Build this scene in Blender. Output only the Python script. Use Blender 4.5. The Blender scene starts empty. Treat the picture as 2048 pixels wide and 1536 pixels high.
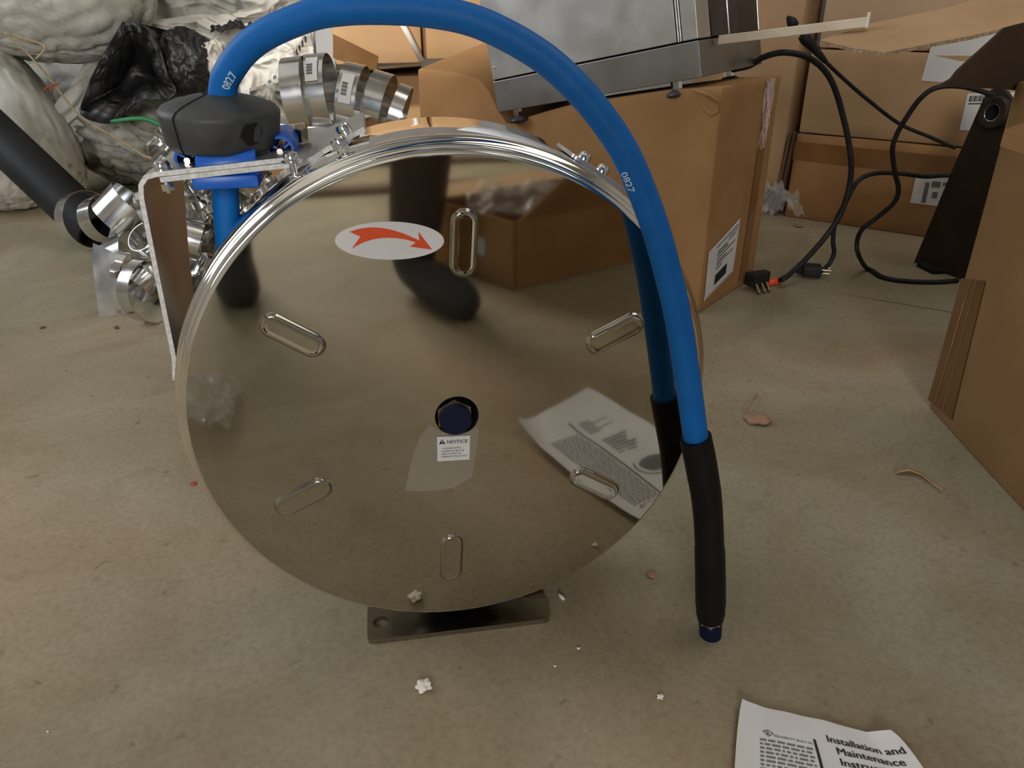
import bpy, bmesh, math, random
import numpy as np
from mathutils import Vector, Matrix, noise, Quaternion
from mathutils.geometry import tessellate_polygon
random.seed(7)
S = bpy.context.scene
COL = S.collection
PI = math.pi
# ------------------------------------------------------------------ camera
EYE = Vector((-0.055, -0.596, 0.592)); PITCH, YAW, ROLL = 0.468, -0.174, 0.006; FPX = 1540.0
def _rows():
    cp, sp = math.cos(PITCH), math.sin(PITCH); cy, sy = math.cos(YAW), math.sin(YAW); cr, sr = math.cos(ROLL), math.sin(ROLL)
    B = Matrix(((1, 0, 0), (0, 0, -1), (0, 1, 0)))
    Y = Matrix(((cy, sy, 0), (-sy, cy, 0), (0, 0, 1)))
    P = Matrix(((1, 0, 0), (0, cp, -sp), (0, sp, cp)))
    R = Matrix(((cr, sr, 0), (-sr, cr, 0), (0, 0, 1)))
    return R @ P @ B @ Y
CM = _rows()                      # world -> camera (x right, y down, z forward)
cam_d = bpy.data.cameras.new('camera'); cam = bpy.data.objects.new('camera', cam_d); COL.objects.link(cam)
cam_d.sensor_fit = 'HORIZONTAL'; cam_d.sensor_width = 36.0; cam_d.lens = FPX / 2048 * 36.0
cam_d.clip_start = 0.01
rx, ry, rz = CM[0], CM[1], CM[2]
M4 = Matrix(((rx[0], -ry[0], -rz[0], EYE[0]), (rx[1], -ry[1], -rz[1], EYE[1]), (rx[2], -ry[2], -rz[2], EYE[2]), (0, 0, 0, 1)))
cam.matrix_world = M4
S.camera = cam
# ------------------------------------------------------------------ world, lights, exposure
W = bpy.data.worlds.new('world'); S.world = W; W.use_nodes = True
W.node_tree.nodes['Background'].inputs[0].default_value = (0.75, 0.85, 1.0, 1)
W.node_tree.nodes['Background'].inputs[1].default_value = 0.25
def area(name, loc, target, sx, sy, power, color):
    d = bpy.data.lights.new(name, 'AREA'); d.shape = 'RECTANGLE'; d.size = sx; d.size_y = sy; d.energy = power; d.color = color
    o = bpy.data.objects.new(name, d); COL.objects.link(o); o.location = loc
    o.rotation_euler = (Vector(target) - Vector(loc)).to_track_quat('-Z', 'Y').to_euler()
    return o
area('overhead_light', (-1.6, 1.3, 2.94), (-1.5, 1.2, 0.0), 2.6, 2.4, 8, (1.0, 0.97, 0.9))
area('overhead_light', (-0.7, -2.2, 2.94), (-0.6, -2.1, 0.0), 2.4, 2, 3, (1.0, 0.97, 0.9))  # added lamp, lifts the floor behind the camera for the reflection
area('overhead_light', (1.5, 0.35, 2.94), (1.45, 0.5, 0.0), 1.8, 1.8, 16, (1.0, 0.95, 0.87))  # added lamp, brightens the tan flap and the right rear stack
area('window_light', (-2.86, 1.3, 1.75), (-0.6, 0.9, 0.0), 1.9, 1.5, 36, (0.86, 0.93, 1.0))
area('door_light', (-0.82, -3.4, 1.5), (-0.2, -0.5, 0.3), 1.1, 1.2, 96, (1.0, 0.96, 0.9))
def beam(name, loc, target, power, angle, blend, color, size):
    d = bpy.data.lights.new(name, 'SPOT'); d.energy = power; d.spot_size = math.radians(angle); d.spot_blend = blend; d.color = color; d.shadow_soft_size = size
    o = bpy.data.objects.new(name, d); COL.objects.link(o); o.location = loc
    o.rotation_euler = (Vector(target) - Vector(loc)).to_track_quat('-Z', 'Y').to_euler()
beam('carton_spot', (-1.5, -0.4, 2.85), (-0.05, 1.85, 0.60), 460, 24, 0.9, (1.0, 0.94, 0.84), 0.12)  # added spot without an opening of its own, brightens the rear cartons
S.view_settings.view_transform = 'Standard'; S.view_settings.look = 'None'; S.view_settings.gamma = 1.0
S.view_settings.use_curve_mapping = False
S.view_settings.exposure = 0.0
# ------------------------------------------------------------------ where a line of sight meets a plane
def ray(px, py):
    d = Vector(((px - 1024) / FPX, (py - 768) / FPX, 1.0)); return CM.transposed() @ d
def at_z(px, py, z=0.0):
    d = ray(px, py); return EYE + d * ((z - EYE.z) / d.z)
def at_y(px, py, y):
    d = ray(px, py); return EYE + d * ((y - EYE.y) / d.y)
def at_plane(px, py, p0, n):
    d = ray(px, py); return EYE + d * ((Vector(p0) - EYE).dot(n) / d.dot(n))
# ------------------------------------------------------------------ materials
MATS = {}
def mat(name, c1, c2=None, rough=0.6, metal=0.0, scale=8.0, detail=4.0, bump=0.0, bscale=60.0, spec=0.5, stretch=None, lo=0.35, hi=0.65, rough2=None, bdist=0.002, coat=0.0, distort=0.0, fold=0.0, fscale=6.0, fdist=0.03):
    if name in MATS: return MATS[name]
    m = bpy.data.materials.new(name); m.use_nodes = True; nt = m.node_tree; N = nt.nodes; L = nt.links
    b = N['Principled BSDF']; b.inputs['Roughness'].default_value = rough; b.inputs['Metallic'].default_value = metal
    b.inputs['Specular IOR Level'].default_value = spec; b.inputs['Coat Weight'].default_value = coat
    b.inputs['Base Color'].default_value = (*c1, 1)
    tc = N.new('ShaderNodeTexCoord'); vec = tc.outputs['Object']
    if stretch:
        mp = N.new('ShaderNodeMapping'); mp.inputs['Scale'].default_value = stretch; L.new(vec, mp.inputs[0]); vec = mp.outputs[0]
    if c2 is not None:
        n = N.new('ShaderNodeTexNoise'); n.inputs['Scale'].default_value = scale; n.inputs['Detail'].default_value = detail; n.inputs['Distortion'].default_value = distort
        L.new(vec, n.inputs['Vector'])
        r = N.new('ShaderNodeValToRGB'); r.color_ramp.elements[0].position = lo; r.color_ramp.elements[1].position = hi
        r.color_ramp.elements[0].color = (*c1, 1); r.color_ramp.elements[1].color = (*c2, 1)
        L.new(n.outputs['Fac'], r.inputs[0]); L.new(r.outputs[0], b.inputs['Base Color'])
        if rough2 is not None:
            mr = N.new('ShaderNodeMapRange'); mr.inputs[1].default_value = lo; mr.inputs[2].default_value = hi
            mr.inputs[3].default_value = rough; mr.inputs[4].default_value = rough2
            L.new(n.outputs['Fac'], mr.inputs[0]); L.new(mr.outputs[0], b.inputs['Roughness'])
    if bump:
        n2 = N.new('ShaderNodeTexNoise'); n2.inputs['Scale'].default_value = bscale; n2.inputs['Detail'].default_value = 5
        L.new(vec, n2.inputs['Vector'])
        bp = N.new('ShaderNodeBump'); bp.inputs['Strength'].default_value = bump; bp.inputs['Distance'].default_value = bdist
        L.new(n2.outputs['Fac'], bp.inputs['Height']); L.new(bp.outputs[0], b.inputs['Normal'])
        if fold:
            n3 = N.new('ShaderNodeTexNoise'); n3.inputs['Scale'].default_value = fscale; n3.inputs['Detail'].default_value = 3; n3.inputs['Distortion'].default_value = 0.7
            L.new(vec, n3.inputs['Vector']); ab = N.new('ShaderNodeMath'); ab.operation = 'SUBTRACT'; ab.inputs[1].default_value = 0.5; L.new(n3.outputs['Fac'], ab.inputs[0])
            a2 = N.new('ShaderNodeMath'); a2.operation = 'ABSOLUTE'; L.new(ab.outputs[0], a2.inputs[0]); a3 = N.new('ShaderNodeMath'); a3.operation = 'POWER'; a3.inputs[1].default_value = 0.6; L.new(a2.outputs[0], a3.inputs[0])
            b2 = N.new('ShaderNodeBump'); b2.inputs['Strength'].default_value = fold; b2.inputs['Distance'].default_value = fdist
            L.new(a3.outputs[0], b2.inputs['Height']); L.new(b2.outputs[0], bp.inputs['Normal'])
    MATS[name] = m; return m
def floor_mat():
    m = bpy.data.materials.new('dusty_concrete'); m.use_nodes = True; nt = m.node_tree; N = nt.nodes; L = nt.links
    b = N['Principled BSDF']; b.inputs['Specular IOR Level'].default_value = 0.25
    tc = N.new('ShaderNodeTexCoord').outputs['Object']
    def nz(scale, det, dist=0.0, rough=0.55):
        n = N.new('ShaderNodeTexNoise'); n.inputs['Scale'].default_value = scale; n.inputs['Detail'].default_value = det
        n.inputs['Distortion'].default_value = dist; n.inputs['Roughness'].default_value = rough; L.new(tc, n.inputs['Vector']); return n.outputs['Fac']
    def ramp(f, stops):
        r = N.new('ShaderNodeValToRGB'); e = r.color_ramp.elements
        while len(e) < len(stops): e.new(0.5)
        for k, (p, c) in enumerate(stops): e[k].position = p; e[k].color = (*c, 1)
        L.new(f, r.inputs[0]); return r.outputs[0]
    def mix(a, b_, f, mode='MIX'):
        x = N.new('ShaderNodeMix'); x.data_type = 'RGBA'; x.blend_type = mode
        if isinstance(f, float): x.inputs[0].default_value = f
        else: L.new(f, x.inputs[0])
        L.new(a, x.inputs[6]); L.new(b_, x.inputs[7]); return x.outputs[2]
    base = ramp(nz(3.2, 7, 0.8, 0.62), [(0.32, (0.242, 0.202, 0.132)), (0.5, (0.297, 0.258, 0.178)), (0.68, (0.352, 0.314, 0.238))])
    warm = ramp(nz(1.3, 4, 0.5), [(0.40, (0.97, 1.0, 0.99)), (0.66, (1.09, 0.95, 0.86))])
    c = mix(base, warm, 1.0, 'MULTIPLY')
    fine = ramp(nz(140, 3), [(0.3, (0.86, 0.86, 0.86)), (0.6, (1.04, 1.04, 1.04))])
    c = mix(c, fine, 1.0, 'MULTIPLY')
    speck = ramp(nz(46, 2, 0.3), [(0.27, (0.45, 0.42, 0.4)), (0.315, (1, 1, 1))])
    c = mix(c, speck, 0.45, 'MULTIPLY')
    scuff = ramp(nz(9, 5, 2.2, 0.7), [(0.34, (0.80, 0.78, 0.75)), (0.44, (1, 1, 1))])
    c = mix(c, scuff, 0.45, 'MULTIPLY')
    dust = ramp(nz(17, 6, 1.5, 0.7), [(0.60, (1, 1, 1)), (0.72, (1.14, 1.13, 1.13))])
    c = mix(c, dust, 0.8, 'MULTIPLY')
    L.new(c, b.inputs['Base Color']); b.inputs['Roughness'].default_value = 0.72
    bp = N.new('ShaderNodeBump'); bp.inputs['Strength'].default_value = 0.35; bp.inputs['Distance'].default_value = 0.0015
    L.new(nz(70, 6, 0, 0.7), bp.inputs['Height']); L.new(bp.outputs[0], b.inputs['Normal'])
    return m
def film_mat(name, tint=(1, 1, 1), opac=0.15, rough=0.15, white=(0.75, 0.75, 0.73)):
    m = bpy.data.materials.new(name); m.use_nodes = True; nt = m.node_tree; N = nt.nodes; L = nt.links
    for n in list(N):
        if n.type != 'OUTPUT_MATERIAL': N.remove(n)
    t = N.new('ShaderNodeBsdfTransparent'); t.inputs[0].default_value = (*tint, 1)
    p = N.new('ShaderNodeBsdfPrincipled'); p.inputs['Base Color'].default_value = (*white, 1); p.inputs['Roughness'].default_value = rough
    fr = N.new('ShaderNodeTexNoise'); fr.inputs['Scale'].default_value = 40
    mr = N.new('ShaderNodeMapRange'); mr.inputs[3].default_value = opac * 0.6; mr.inputs[4].default_value = opac * 1.4
    L.new(fr.outputs['Fac'], mr.inputs[0])
    mx = N.new('ShaderNodeMixShader'); L.new(mr.outputs[0], mx.inputs[0]); L.new(t.outputs[0], mx.inputs[1]); L.new(p.outputs[0], mx.inputs[2])
    L.new(mx.outputs[0], N['Material Output'].inputs[0]); return m
FLOOR = floor_mat()
PLASTER = mat('grey_plaster', (0.45, 0.43, 0.40), (0.52, 0.50, 0.47), 0.9, scale=3, bump=0.2)
MIRROR = mat('polished_steel', (0.48, 0.455, 0.39), None, 0.045, 1.0)
RIMM = mat('polished_rim_steel', (0.80, 0.77, 0.71), None, 0.09, 1.0)
BAND = mat('bright_steel_band', (0.74, 0.72, 0.68), None, 0.05, 1.0)
STEEL = mat('brushed_steel', (0.56, 0.56, 0.55), (0.68, 0.68, 0.67), 0.32, 1.0, scale=30, bump=0.05, bscale=200)
PLATE = mat('dull_steel_plate', (0.50, 0.51, 0.50), (0.64, 0.64, 0.63), 0.30, 1.0, scale=18, rough2=0.42)
BASEM = mat('base_steel', (0.36, 0.34, 0.30), (0.42, 0.40, 0.36), 0.17, 1.0, scale=22)
EDGE = mat('sawn_steel_edge', (0.50, 0.51, 0.51), (0.74, 0.74, 0.74), 0.5, 0.35, scale=260)
CHROME = mat('chrome', (0.82, 0.82, 0.82), None, 0.12, 1.0)
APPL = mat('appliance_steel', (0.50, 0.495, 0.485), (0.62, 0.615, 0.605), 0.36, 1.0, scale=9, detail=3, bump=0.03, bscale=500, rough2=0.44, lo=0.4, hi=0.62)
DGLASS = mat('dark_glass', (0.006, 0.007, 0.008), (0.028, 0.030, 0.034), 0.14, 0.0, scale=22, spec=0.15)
PLINTH = mat('shaded_appliance_steel', (0.25, 0.245, 0.235), (0.32, 0.315, 0.305), 0.36, 1.0, scale=9, detail=3, rough2=0.44)  # darker copy of the appliance steel, the plinth's shade put into the colour
BLUE = mat('blue_hose_rubber', (0.002, 0.128, 0.46), (0.003, 0.145, 0.51), 0.5, 0, scale=60, bump=0.12, bscale=900, bdist=0.0006, spec=0.3)
BLUEP = mat('blue_plastic', (0.008, 0.105, 0.52), (0.010, 0.12, 0.58), 0.38, scale=30)
BLUED = mat('dark_blue_cap', (0.001, 0.004, 0.028), None, 0.55, spec=0.3)
WHITEINK = mat('white_ink', (0.62, 0.74, 0.88), None, 0.6)
BLACKR = mat('black_rubber', (0.018, 0.020, 0.022), (0.060, 0.064, 0.068), 0.40, scale=22, bump=0.15, bscale=150, rough2=0.6)
SLEEVE = mat('black_sleeve', (0.003, 0.003, 0.0035), (0.006, 0.006, 0.0065), 0.5, scale=30, spec=0.25)
VOID = mat('black_recess', (0.002, 0.002, 0.002), None, 0.9)
CABLE = mat('black_cable_rubber', (0.008, 0.008, 0.009), (0.022, 0.022, 0.023), 0.55, scale=45, spec=0.3)
PIPE = mat('black_pipe_plastic', (0.007, 0.008, 0.008), (0.016, 0.017, 0.018), 0.55, scale=6, spec=0.22)
KRAFT = mat('brown_cardboard', (0.33, 0.178, 0.075), (0.39, 0.215, 0.095), 0.85, scale=9, bump=0.12, bscale=90, spec=0.2)
DRKRAFT = mat('darker_brown_cardboard', (0.24, 0.135, 0.058), (0.29, 0.165, 0.074), 0.85, scale=6, bump=0.12, bscale=90, spec=0.2)
KRAFT2 = mat('tan_cardboard', (0.42, 0.265, 0.14), (0.49, 0.32, 0.18), 0.85, scale=7, bump=0.12, bscale=80, spec=0.2)
KRAFT3 = mat('warm_cardboard', (0.56, 0.35, 0.18), (0.63, 0.40, 0.22), 0.85, scale=6, bump=0.12, bscale=80, spec=0.2)
CORE = mat('cardboard_flutes', (0.22, 0.15, 0.09), (0.50, 0.36, 0.23), 0.9, scale=240)
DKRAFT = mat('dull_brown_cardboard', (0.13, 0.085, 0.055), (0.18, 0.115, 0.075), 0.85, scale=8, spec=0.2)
TAPE = mat('brown_packing_tape', (0.20, 0.098, 0.034), (0.25, 0.125, 0.046), 0.28, scale=12, bump=0.4, bscale=26)
PAPER = mat('white_paper', (0.72, 0.71, 0.72), (0.78, 0.77, 0.78), 0.75, scale=10, spec=0.2)
LABEL = mat('white_label', (0.66, 0.66, 0.66), (0.74, 0.74, 0.74), 0.55, scale=20)
INK = mat('black_ink', (0.012, 0.012, 0.014), None, 0.6)
GREYINK = mat('grey_ink', (0.16, 0.16, 0.165), None, 0.6)
REDS = mat('red_print', (0.72, 0.075, 0.015), None, 0.5)
REDTAG = mat('red_tag', (0.35, 0.02, 0.02), None, 0.5)
ORANGE = mat('orange_tape', (0.95, 0.13, 0.035), (0.85, 0.10, 0.03), 0.45, scale=60)
STICK = mat('pale_wood', (0.66, 0.56, 0.42), (0.74, 0.65, 0.52), 0.7, scale=40, stretch=(0.05, 1, 1))
WOVEN = mat('white_woven_sack', (0.50, 0.485, 0.43), (0.70, 0.685, 0.64), 0.66, scale=4, bump=0.25, bscale=60, bdist=0.003, detail=6, fold=0.35, fscale=3.2, fdist=0.05, spec=0.3)
DUSTY = mat('dusty_grey_sack', (0.13, 0.128, 0.112), (0.44, 0.425, 0.37), 0.6, scale=7, bump=0.35, bscale=45, bdist=0.004, detail=9, distort=0.8, fold=0.5, fscale=5, fdist=0.04, lo=0.36, hi=0.58)
BLACKBAG = mat('black_plastic_bag', (0.008, 0.008, 0.009), (0.026, 0.026, 0.027), 0.40, scale=14, bump=0.2, bscale=40, bdist=0.003, fold=0.55, fscale=5, fdist=0.03)
ROPE = mat('jute_rope', (0.34, 0.26, 0.14), (0.44, 0.35, 0.21), 0.9, scale=120)
GREEN = mat('green_strap', (0.03, 0.24, 0.10), (0.05, 0.30, 0.13), 0.5, scale=20)
REDSTR = mat('red_string', (0.40, 0.05, 0.03), None, 0.8)
PINK = mat('pale_pink_string', (0.52, 0.40, 0.38), (0.66, 0.54, 0.52), 0.7, scale=90)
RING = mat('clamp_steel', (0.60, 0.60, 0.59), (0.72, 0.72, 0.71), 0.13, 1.0, scale=20, rough2=0.22)
GREYSHEET = mat('grey_sheet', (0.33, 0.34, 0.35), (0.40, 0.41, 0.42), 0.4, 0.3, scale=8)
DARKIRON = mat('dark_painted_iron', (0.022, 0.016, 0.012), (0.034, 0.025, 0.019), 0.45, 0.1, scale=14, spec=0.3)
SHADEFLAP = mat('shade_painted_cardboard', (0.034, 0.021, 0.013), (0.052, 0.033, 0.021), 0.85, scale=8, spec=0.15)  # plain cardboard with the flap's shadow put into its colour
TAPE2 = mat('dark_packing_tape', (0.125, 0.062, 0.022), (0.165, 0.085, 0.032), 0.5, scale=10, bump=0.5, bscale=18, spec=0.3)
FOAM = mat('white_foam', (0.80, 0.76, 0.68), (0.88, 0.84, 0.77), 0.8, scale=40)
BARK = mat('torn_brown_paper', (0.26, 0.15, 0.09), (0.38, 0.24, 0.16), 0.9, scale=30)
TROUSER = mat('brown_trouser_cloth', (0.055, 0.036, 0.026), (0.07, 0.048, 0.035), 0.9, scale=30, bump=0.3, bscale=40)
SHIRT = mat('dark_shirt_cloth', (0.03, 0.035, 0.04), (0.045, 0.05, 0.055), 0.9, scale=30, bump=0.3, bscale=40)
SOCK = mat('charcoal_sock_knit', (0.035, 0.034, 0.033), (0.05, 0.048, 0.046), 0.95, scale=80, bump=0.3, bscale=300)
SKIN = mat('skin', (0.30, 0.17, 0.11), (0.34, 0.20, 0.13), 0.55, scale=12)
HAIR = mat('black_hair', (0.01, 0.009, 0.008), None, 0.6)
BRASS = mat('dull_brass_pin', (0.33, 0.28, 0.20), None, 0.35, 1.0)
FILM = film_mat('clear_film', opac=0.065)
BAGFILM = film_mat('clear_bag_film', opac=0.42, rough=0.07)
WRAP = film_mat('clear_plastic_wrap', opac=0.20, rough=0.10)
STRETCH = film_mat('stretch_wrap', opac=0.10, rough=0.12, white=(0.8, 0.78, 0.74))
# ------------------------------------------------------------------ mesh helpers
def obj(name, bm, m, parent=None, smooth=False, angle=None):
    me = bpy.data.meshes.new(name); bm.normal_update(); bm.to_mesh(me); bm.free()
    ms = m if isinstance(m, (list, tuple)) else [m]
    for x in ms: me.materials.append(x)
    o = bpy.data.objects.new(name, me); COL.objects.link(o)
    if parent is not None:
        o.parent = parent
        base = parent.matrix_world if parent.parent is None else parent.parent.matrix_world @ parent.matrix_basis
        o.matrix_parent_inverse = Matrix.Translation(-WORLD[parent.name]) if parent.name in WORLD else Matrix()
    WORLD[o.name] = WORLD.get(parent.name, Vector((0, 0, 0))) * 0 if parent is not None else Vector((0, 0, 0))
    if smooth:
        for p in me.polygons: p.use_smooth = True
        if angle is not None:
            try: me.set_sharp_from_angle(angle=math.radians(angle))
            except Exception: pass
    return o
WORLD = {}
def thing(name, label, cat, loc, group=None):
    o = bpy.data.objects.new(name, None); COL.objects.link(o); o.location = loc; o.empty_display_size = 0.05
    WORLD[o.name] = Vector(loc)
    o['label'] = label; o['category'] = cat
    if group: o['group'] = group
    return o
def tag(o, label, cat, group=None):
    o['label'] = label; o['category'] = cat
    if group: o['group'] = group
    return o
def struct(name, bm, m, smooth=False):
    o = obj(name, bm, m, None, smooth); o['kind'] = 'structure'; return o
def plabel(o, t): o['label'] = t; return o
def V(*a): return Vector(a)
def quad(bm, pts): return bm.faces.new([bm.verts.new(p) for p in pts])
def box(bm, lo, hi, M=None, bevel=0.0, seg=1):
    vs = [bm.verts.new((x, y, z)) for x in (lo[0], hi[0]) for y in (lo[1], hi[1]) for z in (lo[2], hi[2])]
    f = [(0, 1, 3, 2), (4, 6, 7, 5), (0, 4, 5, 1), (2, 3, 7, 6), (0, 2, 6, 4), (1, 5, 7, 3)]
    fs = [bm.faces.new([vs[i] for i in q]) for q in f]
    if bevel:
        es = list({e for q in fs for e in q.edges})
        r = bmesh.ops.bevel(bm, geom=es, offset=bevel, segments=seg, affect='EDGES', profile=0.5)
        vs = list({v for v in vs if v.is_valid} | set(r['verts']))
    if M is not None:
        for v in vs: v.co = M @ v.co
    return vs
def frame(d, up=None):
    d = Vector(d).normalized(); u = Vector(up) if up else (V(0, 0, 1) if abs(d.z) < 0.9 else V(1, 0, 0))
    x = u.cross(d).normalized(); y = d.cross(x).normalized(); return x, y, d
def cyl(bm, a, b, r1, r2=None, n=24, caps=True, up=None, rot=0.0):
    a, b = Vector(a), Vector(b); r2 = r1 if r2 is None else r2; x, y, d = frame(b - a, up)
    A = [bm.verts.new(a + (x * math.cos(rot + 2 * PI * i / n) + y * math.sin(rot + 2 * PI * i / n)) * r1) for i in range(n)]
    Bv = [bm.verts.new(b + (x * math.cos(rot + 2 * PI * i / n) + y * math.sin(rot + 2 * PI * i / n)) * r2) for i in range(n)]
    for i in range(n): bm.faces.new((A[i], A[(i + 1) % n], Bv[(i + 1) % n], Bv[i]))
    if caps: bm.faces.new(list(reversed(A))); bm.faces.new(Bv)
    return A + Bv
def lathe(bm, prof, origin, axis, n=64, closed=False, up=None):
    o = Vector(origin); x, y, d = frame(axis, up); rows = []
    for (r, h) in prof:
        rows.append([bm.verts.new(o + d * h + (x * math.cos(2 * PI * i / n) + y * math.sin(2 * PI * i / n)) * r) for i in range(n)] if r > 1e-6 else [bm.verts.new(o + d * h)])
    m = len(rows)
    for k in range(m if closed else m - 1):
        A, Bv = rows[k], rows[(k + 1) % m]
        for i in range(n):
            j = (i + 1) % n
            if len(A) == 1 and len(Bv) == 1: continue
            if len(A) == 1: bm.faces.new((A[0], Bv[j], Bv[i]))
            elif len(Bv) == 1: bm.faces.new((A[i], A[j], Bv[0]))
            else: bm.faces.new((A[i], A[j], Bv[j], Bv[i]))
def catmull(pts, sub=8):
    P = [Vector(p) for p in pts]; P = [P[0] * 2 - P[1]] + P + [P[-1] * 2 - P[-2]]; out = []
    for i in range(1, len(P) - 2):
        p0, p1, p2, p3 = P[i - 1:i + 3]
        for k in range(sub):
            t = k / sub
            out.append(0.5 * ((2 * p1) + (p2 - p0) * t + (2 * p0 - 5 * p1 + 4 * p2 - p3) * t * t + (3 * p1 - p0 - 3 * p2 + p3) * t ** 3))
    out.append(P[-2]); return out
def tube(bm, path, r, n=16, caps=True, flat=None):
    path = [Vector(p) for p in path]; R = r if isinstance(r, (list, tuple)) else [r] * len(path)
    t0 = (path[1] - path[0]).normalized(); x, y, _ = frame(t0); rows = []; fr = []
    for i, p in enumerate(path):
        t = (path[min(i + 1, len(path) - 1)] - path[max(i - 1, 0)]).normalized()
        q = t0.rotation_difference(t); x = q @ x; y = q @ y; t0 = t; fr.append((p, x.copy(), y.copy(), t.copy()))
        rows.append([bm.verts.new(p + (x * math.cos(2 * PI * k / n) + y * math.sin(2 * PI * k / n) * (flat or 1)) * R[i]) for k in range(n)])
    for i in range(len(rows) - 1):
        for k in range(n): bm.faces.new((rows[i][k], rows[i][(k + 1) % n], rows[i + 1][(k + 1) % n], rows[i + 1][k]))
    if caps: bm.faces.new(list(reversed(rows[0]))); bm.faces.new(rows[-1])
    return fr
def sheet(bm, outline, nrm, th, holes=()):
    """flat polygon (with holes) given in 3D, given thickness along -nrm"""
    nrm = Vector(nrm).normalized(); loops = [[Vector(p) for p in outline]] + [[Vector(p) for p in h] for h in holes]
    tris = tessellate_polygon(loops); flatp = [p for l in loops for p in l]
    A = [bm.verts.new(p) for p in flatp]; Bv = [bm.verts.new(p - nrm * th) for p in flatp]
    for t in tris:
        a = [A[i] for i in t]; n = (a[1].co - a[0].co).cross(a[2].co - a[0].co)
        if n.length < 1e-14: continue
        up = n.dot(nrm) > 0
        try:
            bm.faces.new(a if up else a[::-1]); b = [Bv[i] for i in t]; bm.faces.new(b[::-1] if up else b)
        except ValueError: pass
    k = 0; side = []
    for l in loops:
        m = len(l)
        for i in range(m):
            j = (i + 1) % m
            try: side.append(bm.faces.new((A[k + i], A[k + j], Bv[k + j], Bv[k + i])))
            except ValueError: pass
        k += m
    bmesh.ops.recalc_face_normals(bm, faces=bm.faces[:])
    return side
def strip(bm, prof, y0, y1, th, side=1.0):
    """sheet metal bent along an (x,z) profile, running from y0 to y1 (floats or functions of profile index)"""
    n = len(prof); P = [Vector((p[0], 0, p[1])) for p in prof]; rows = []
    for i in range(n):
        t = (P[min(i + 1, n - 1)] - P[max(i - 1, 0)]).normalized(); nm = Vector((-t.z, 0, t.x)) * th * side
        a = y0(i) if callable(y0) else y0; b = y1(i) if callable(y1) else y1
        rows.append([bm.verts.new(P[i] + V(0, a, 0)), bm.verts.new(P[i] + V(0, b, 0)), bm.verts.new(P[i] + nm + V(0, b, 0)), bm.verts.new(P[i] + nm + V(0, a, 0))])
    for i in range(n - 1):
        for k in range(4): bm.faces.new((rows[i][k], rows[i][(k + 1) % 4], rows[i + 1][(k + 1) % 4], rows[i + 1][k])).material_index = int(k == 3)
    bm.faces.new(rows[0]); bm.faces.new(rows[-1][::-1]); bmesh.ops.recalc_face_normals(bm, faces=bm.faces[:])
def rounded(pts, r, n=5):
    """round the corners of a 2D polygon"""
    out = []; m = len(pts); rr = r if isinstance(r, (list, tuple)) else [r] * m
    for i in range(m):
        p = Vector(pts[i]); a = Vector(pts[i - 1]) - p; b = Vector(pts[(i + 1) % m]) - p
        if rr[i] <= 0: out.append(p); continue
        d = min(rr[i], a.length * 0.45, b.length * 0.45); A = p + a.normalized() * d; Bq = p + b.normalized() * d
        for k in range(n + 1):
            t = k / n; out.append(A * (1 - t) ** 2 + p * 2 * t * (1 - t) + Bq * t * t)
    return out
TXT = {}
def text2d(s, size=1.0, bold=0.0):
    key = (s, bold)
    if key not in TXT:
        cu = bpy.data.curves.new('t', 'FONT'); cu.body = s; cu.size = 1.0; cu.offset = bold; cu.resolution_u = 2
        o = bpy.data.objects.new('t', cu); COL.objects.link(o); dg = bpy.context.evaluated_depsgraph_get()
        me = bpy.data.meshes.new_from_object(o.evaluated_get(dg))
        v = [(p.co.x, p.co.y) for p in me.vertices]; f = [tuple(p.vertices) for p in me.polygons]
        w = max([a[0] for a in v] or [0]); bpy.data.objects.remove(o); bpy.data.curves.remove(cu); bpy.data.meshes.remove(me)
        TXT[key] = (v, f, w)
    v, f, w = TXT[key]; return [(a * size, b * size) for a, b in v], f, w * size
def put_text(bm, s, size, fn, bold=0.0, width=None, center=False, x0=0.0, y0=0.0):
    v, f, w = text2d(s, size, bold); k = (width / w) if (width and w) else 1.0; off = -w * k / 2 if center else 0.0
    vs = [bm.verts.new(fn(x0 + a * k + off, y0 + b)) for a, b in v]
    for q in f:
        try: bm.faces.new([vs[i] for i in q])
        except ValueError: pass
def fbm(p, s, o=4): return noise.fractal(p * s, 1.0, 2.0, o)
def ridge(p, s): return 1.0 - abs(noise.noise(p * s)) * 2.0
# ------------------------------------------------------------------ setting
c0, c1 = at_z(1550, 565), at_z(1905, 625); cd = (c1 - c0).normalized(); cn = V(cd.y, -cd.x, 0)   # joint across the slab; cn points to the viewer's side
def slab(bm, sgn):
    g = 0.0028
    o = c0 + cn * g * sgn; a = o - cd * 6; b = o + cd * 6
    if sgn > 0: pts = [a, b, b + cn * 7, a + cn * 7]
    else: pts = [a, a - cn * 5, b - cn * 5, b]
    sheet(bm, pts, (0, 0, 1), 0.08)
bm = bmesh.new(); slab(bm, 1); slab(bm, -1)
quad(bm, [V(-9, -9, -0.012), V(9, -9, -0.012), V(9, 9, -0.012), V(-9, 9, -0.012)])
struct('floor', bm, FLOOR)
bm = bmesh.new(); box(bm, (-3.1, 3.3, 0), (3.4, 3.4, 3.0)); struct('wall_back', bm, PLASTER)
bm = bmesh.new(); box(bm, (3.3, -3.6, 0), (3.4, 3.3, 3.0)); struct('wall_right', bm, PLASTER)
bm = bmesh.new()                                     # left wall with a window opening
for lo, hi in (((-3.1, -3.6, 0), (-3.0, 3.3, 0.95)), ((-3.1, -3.6, 2.55), (-3.0, 3.3, 3.0)), ((-3.1, -3.6, 0.95), (-3.0, 0.5, 2.55)), ((-3.1, 2.5, 0.95), (-3.0, 3.3, 2.55))): box(bm, lo, hi)
struct('wall_left', bm, PLASTER)
bm = bmesh.new()
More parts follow.
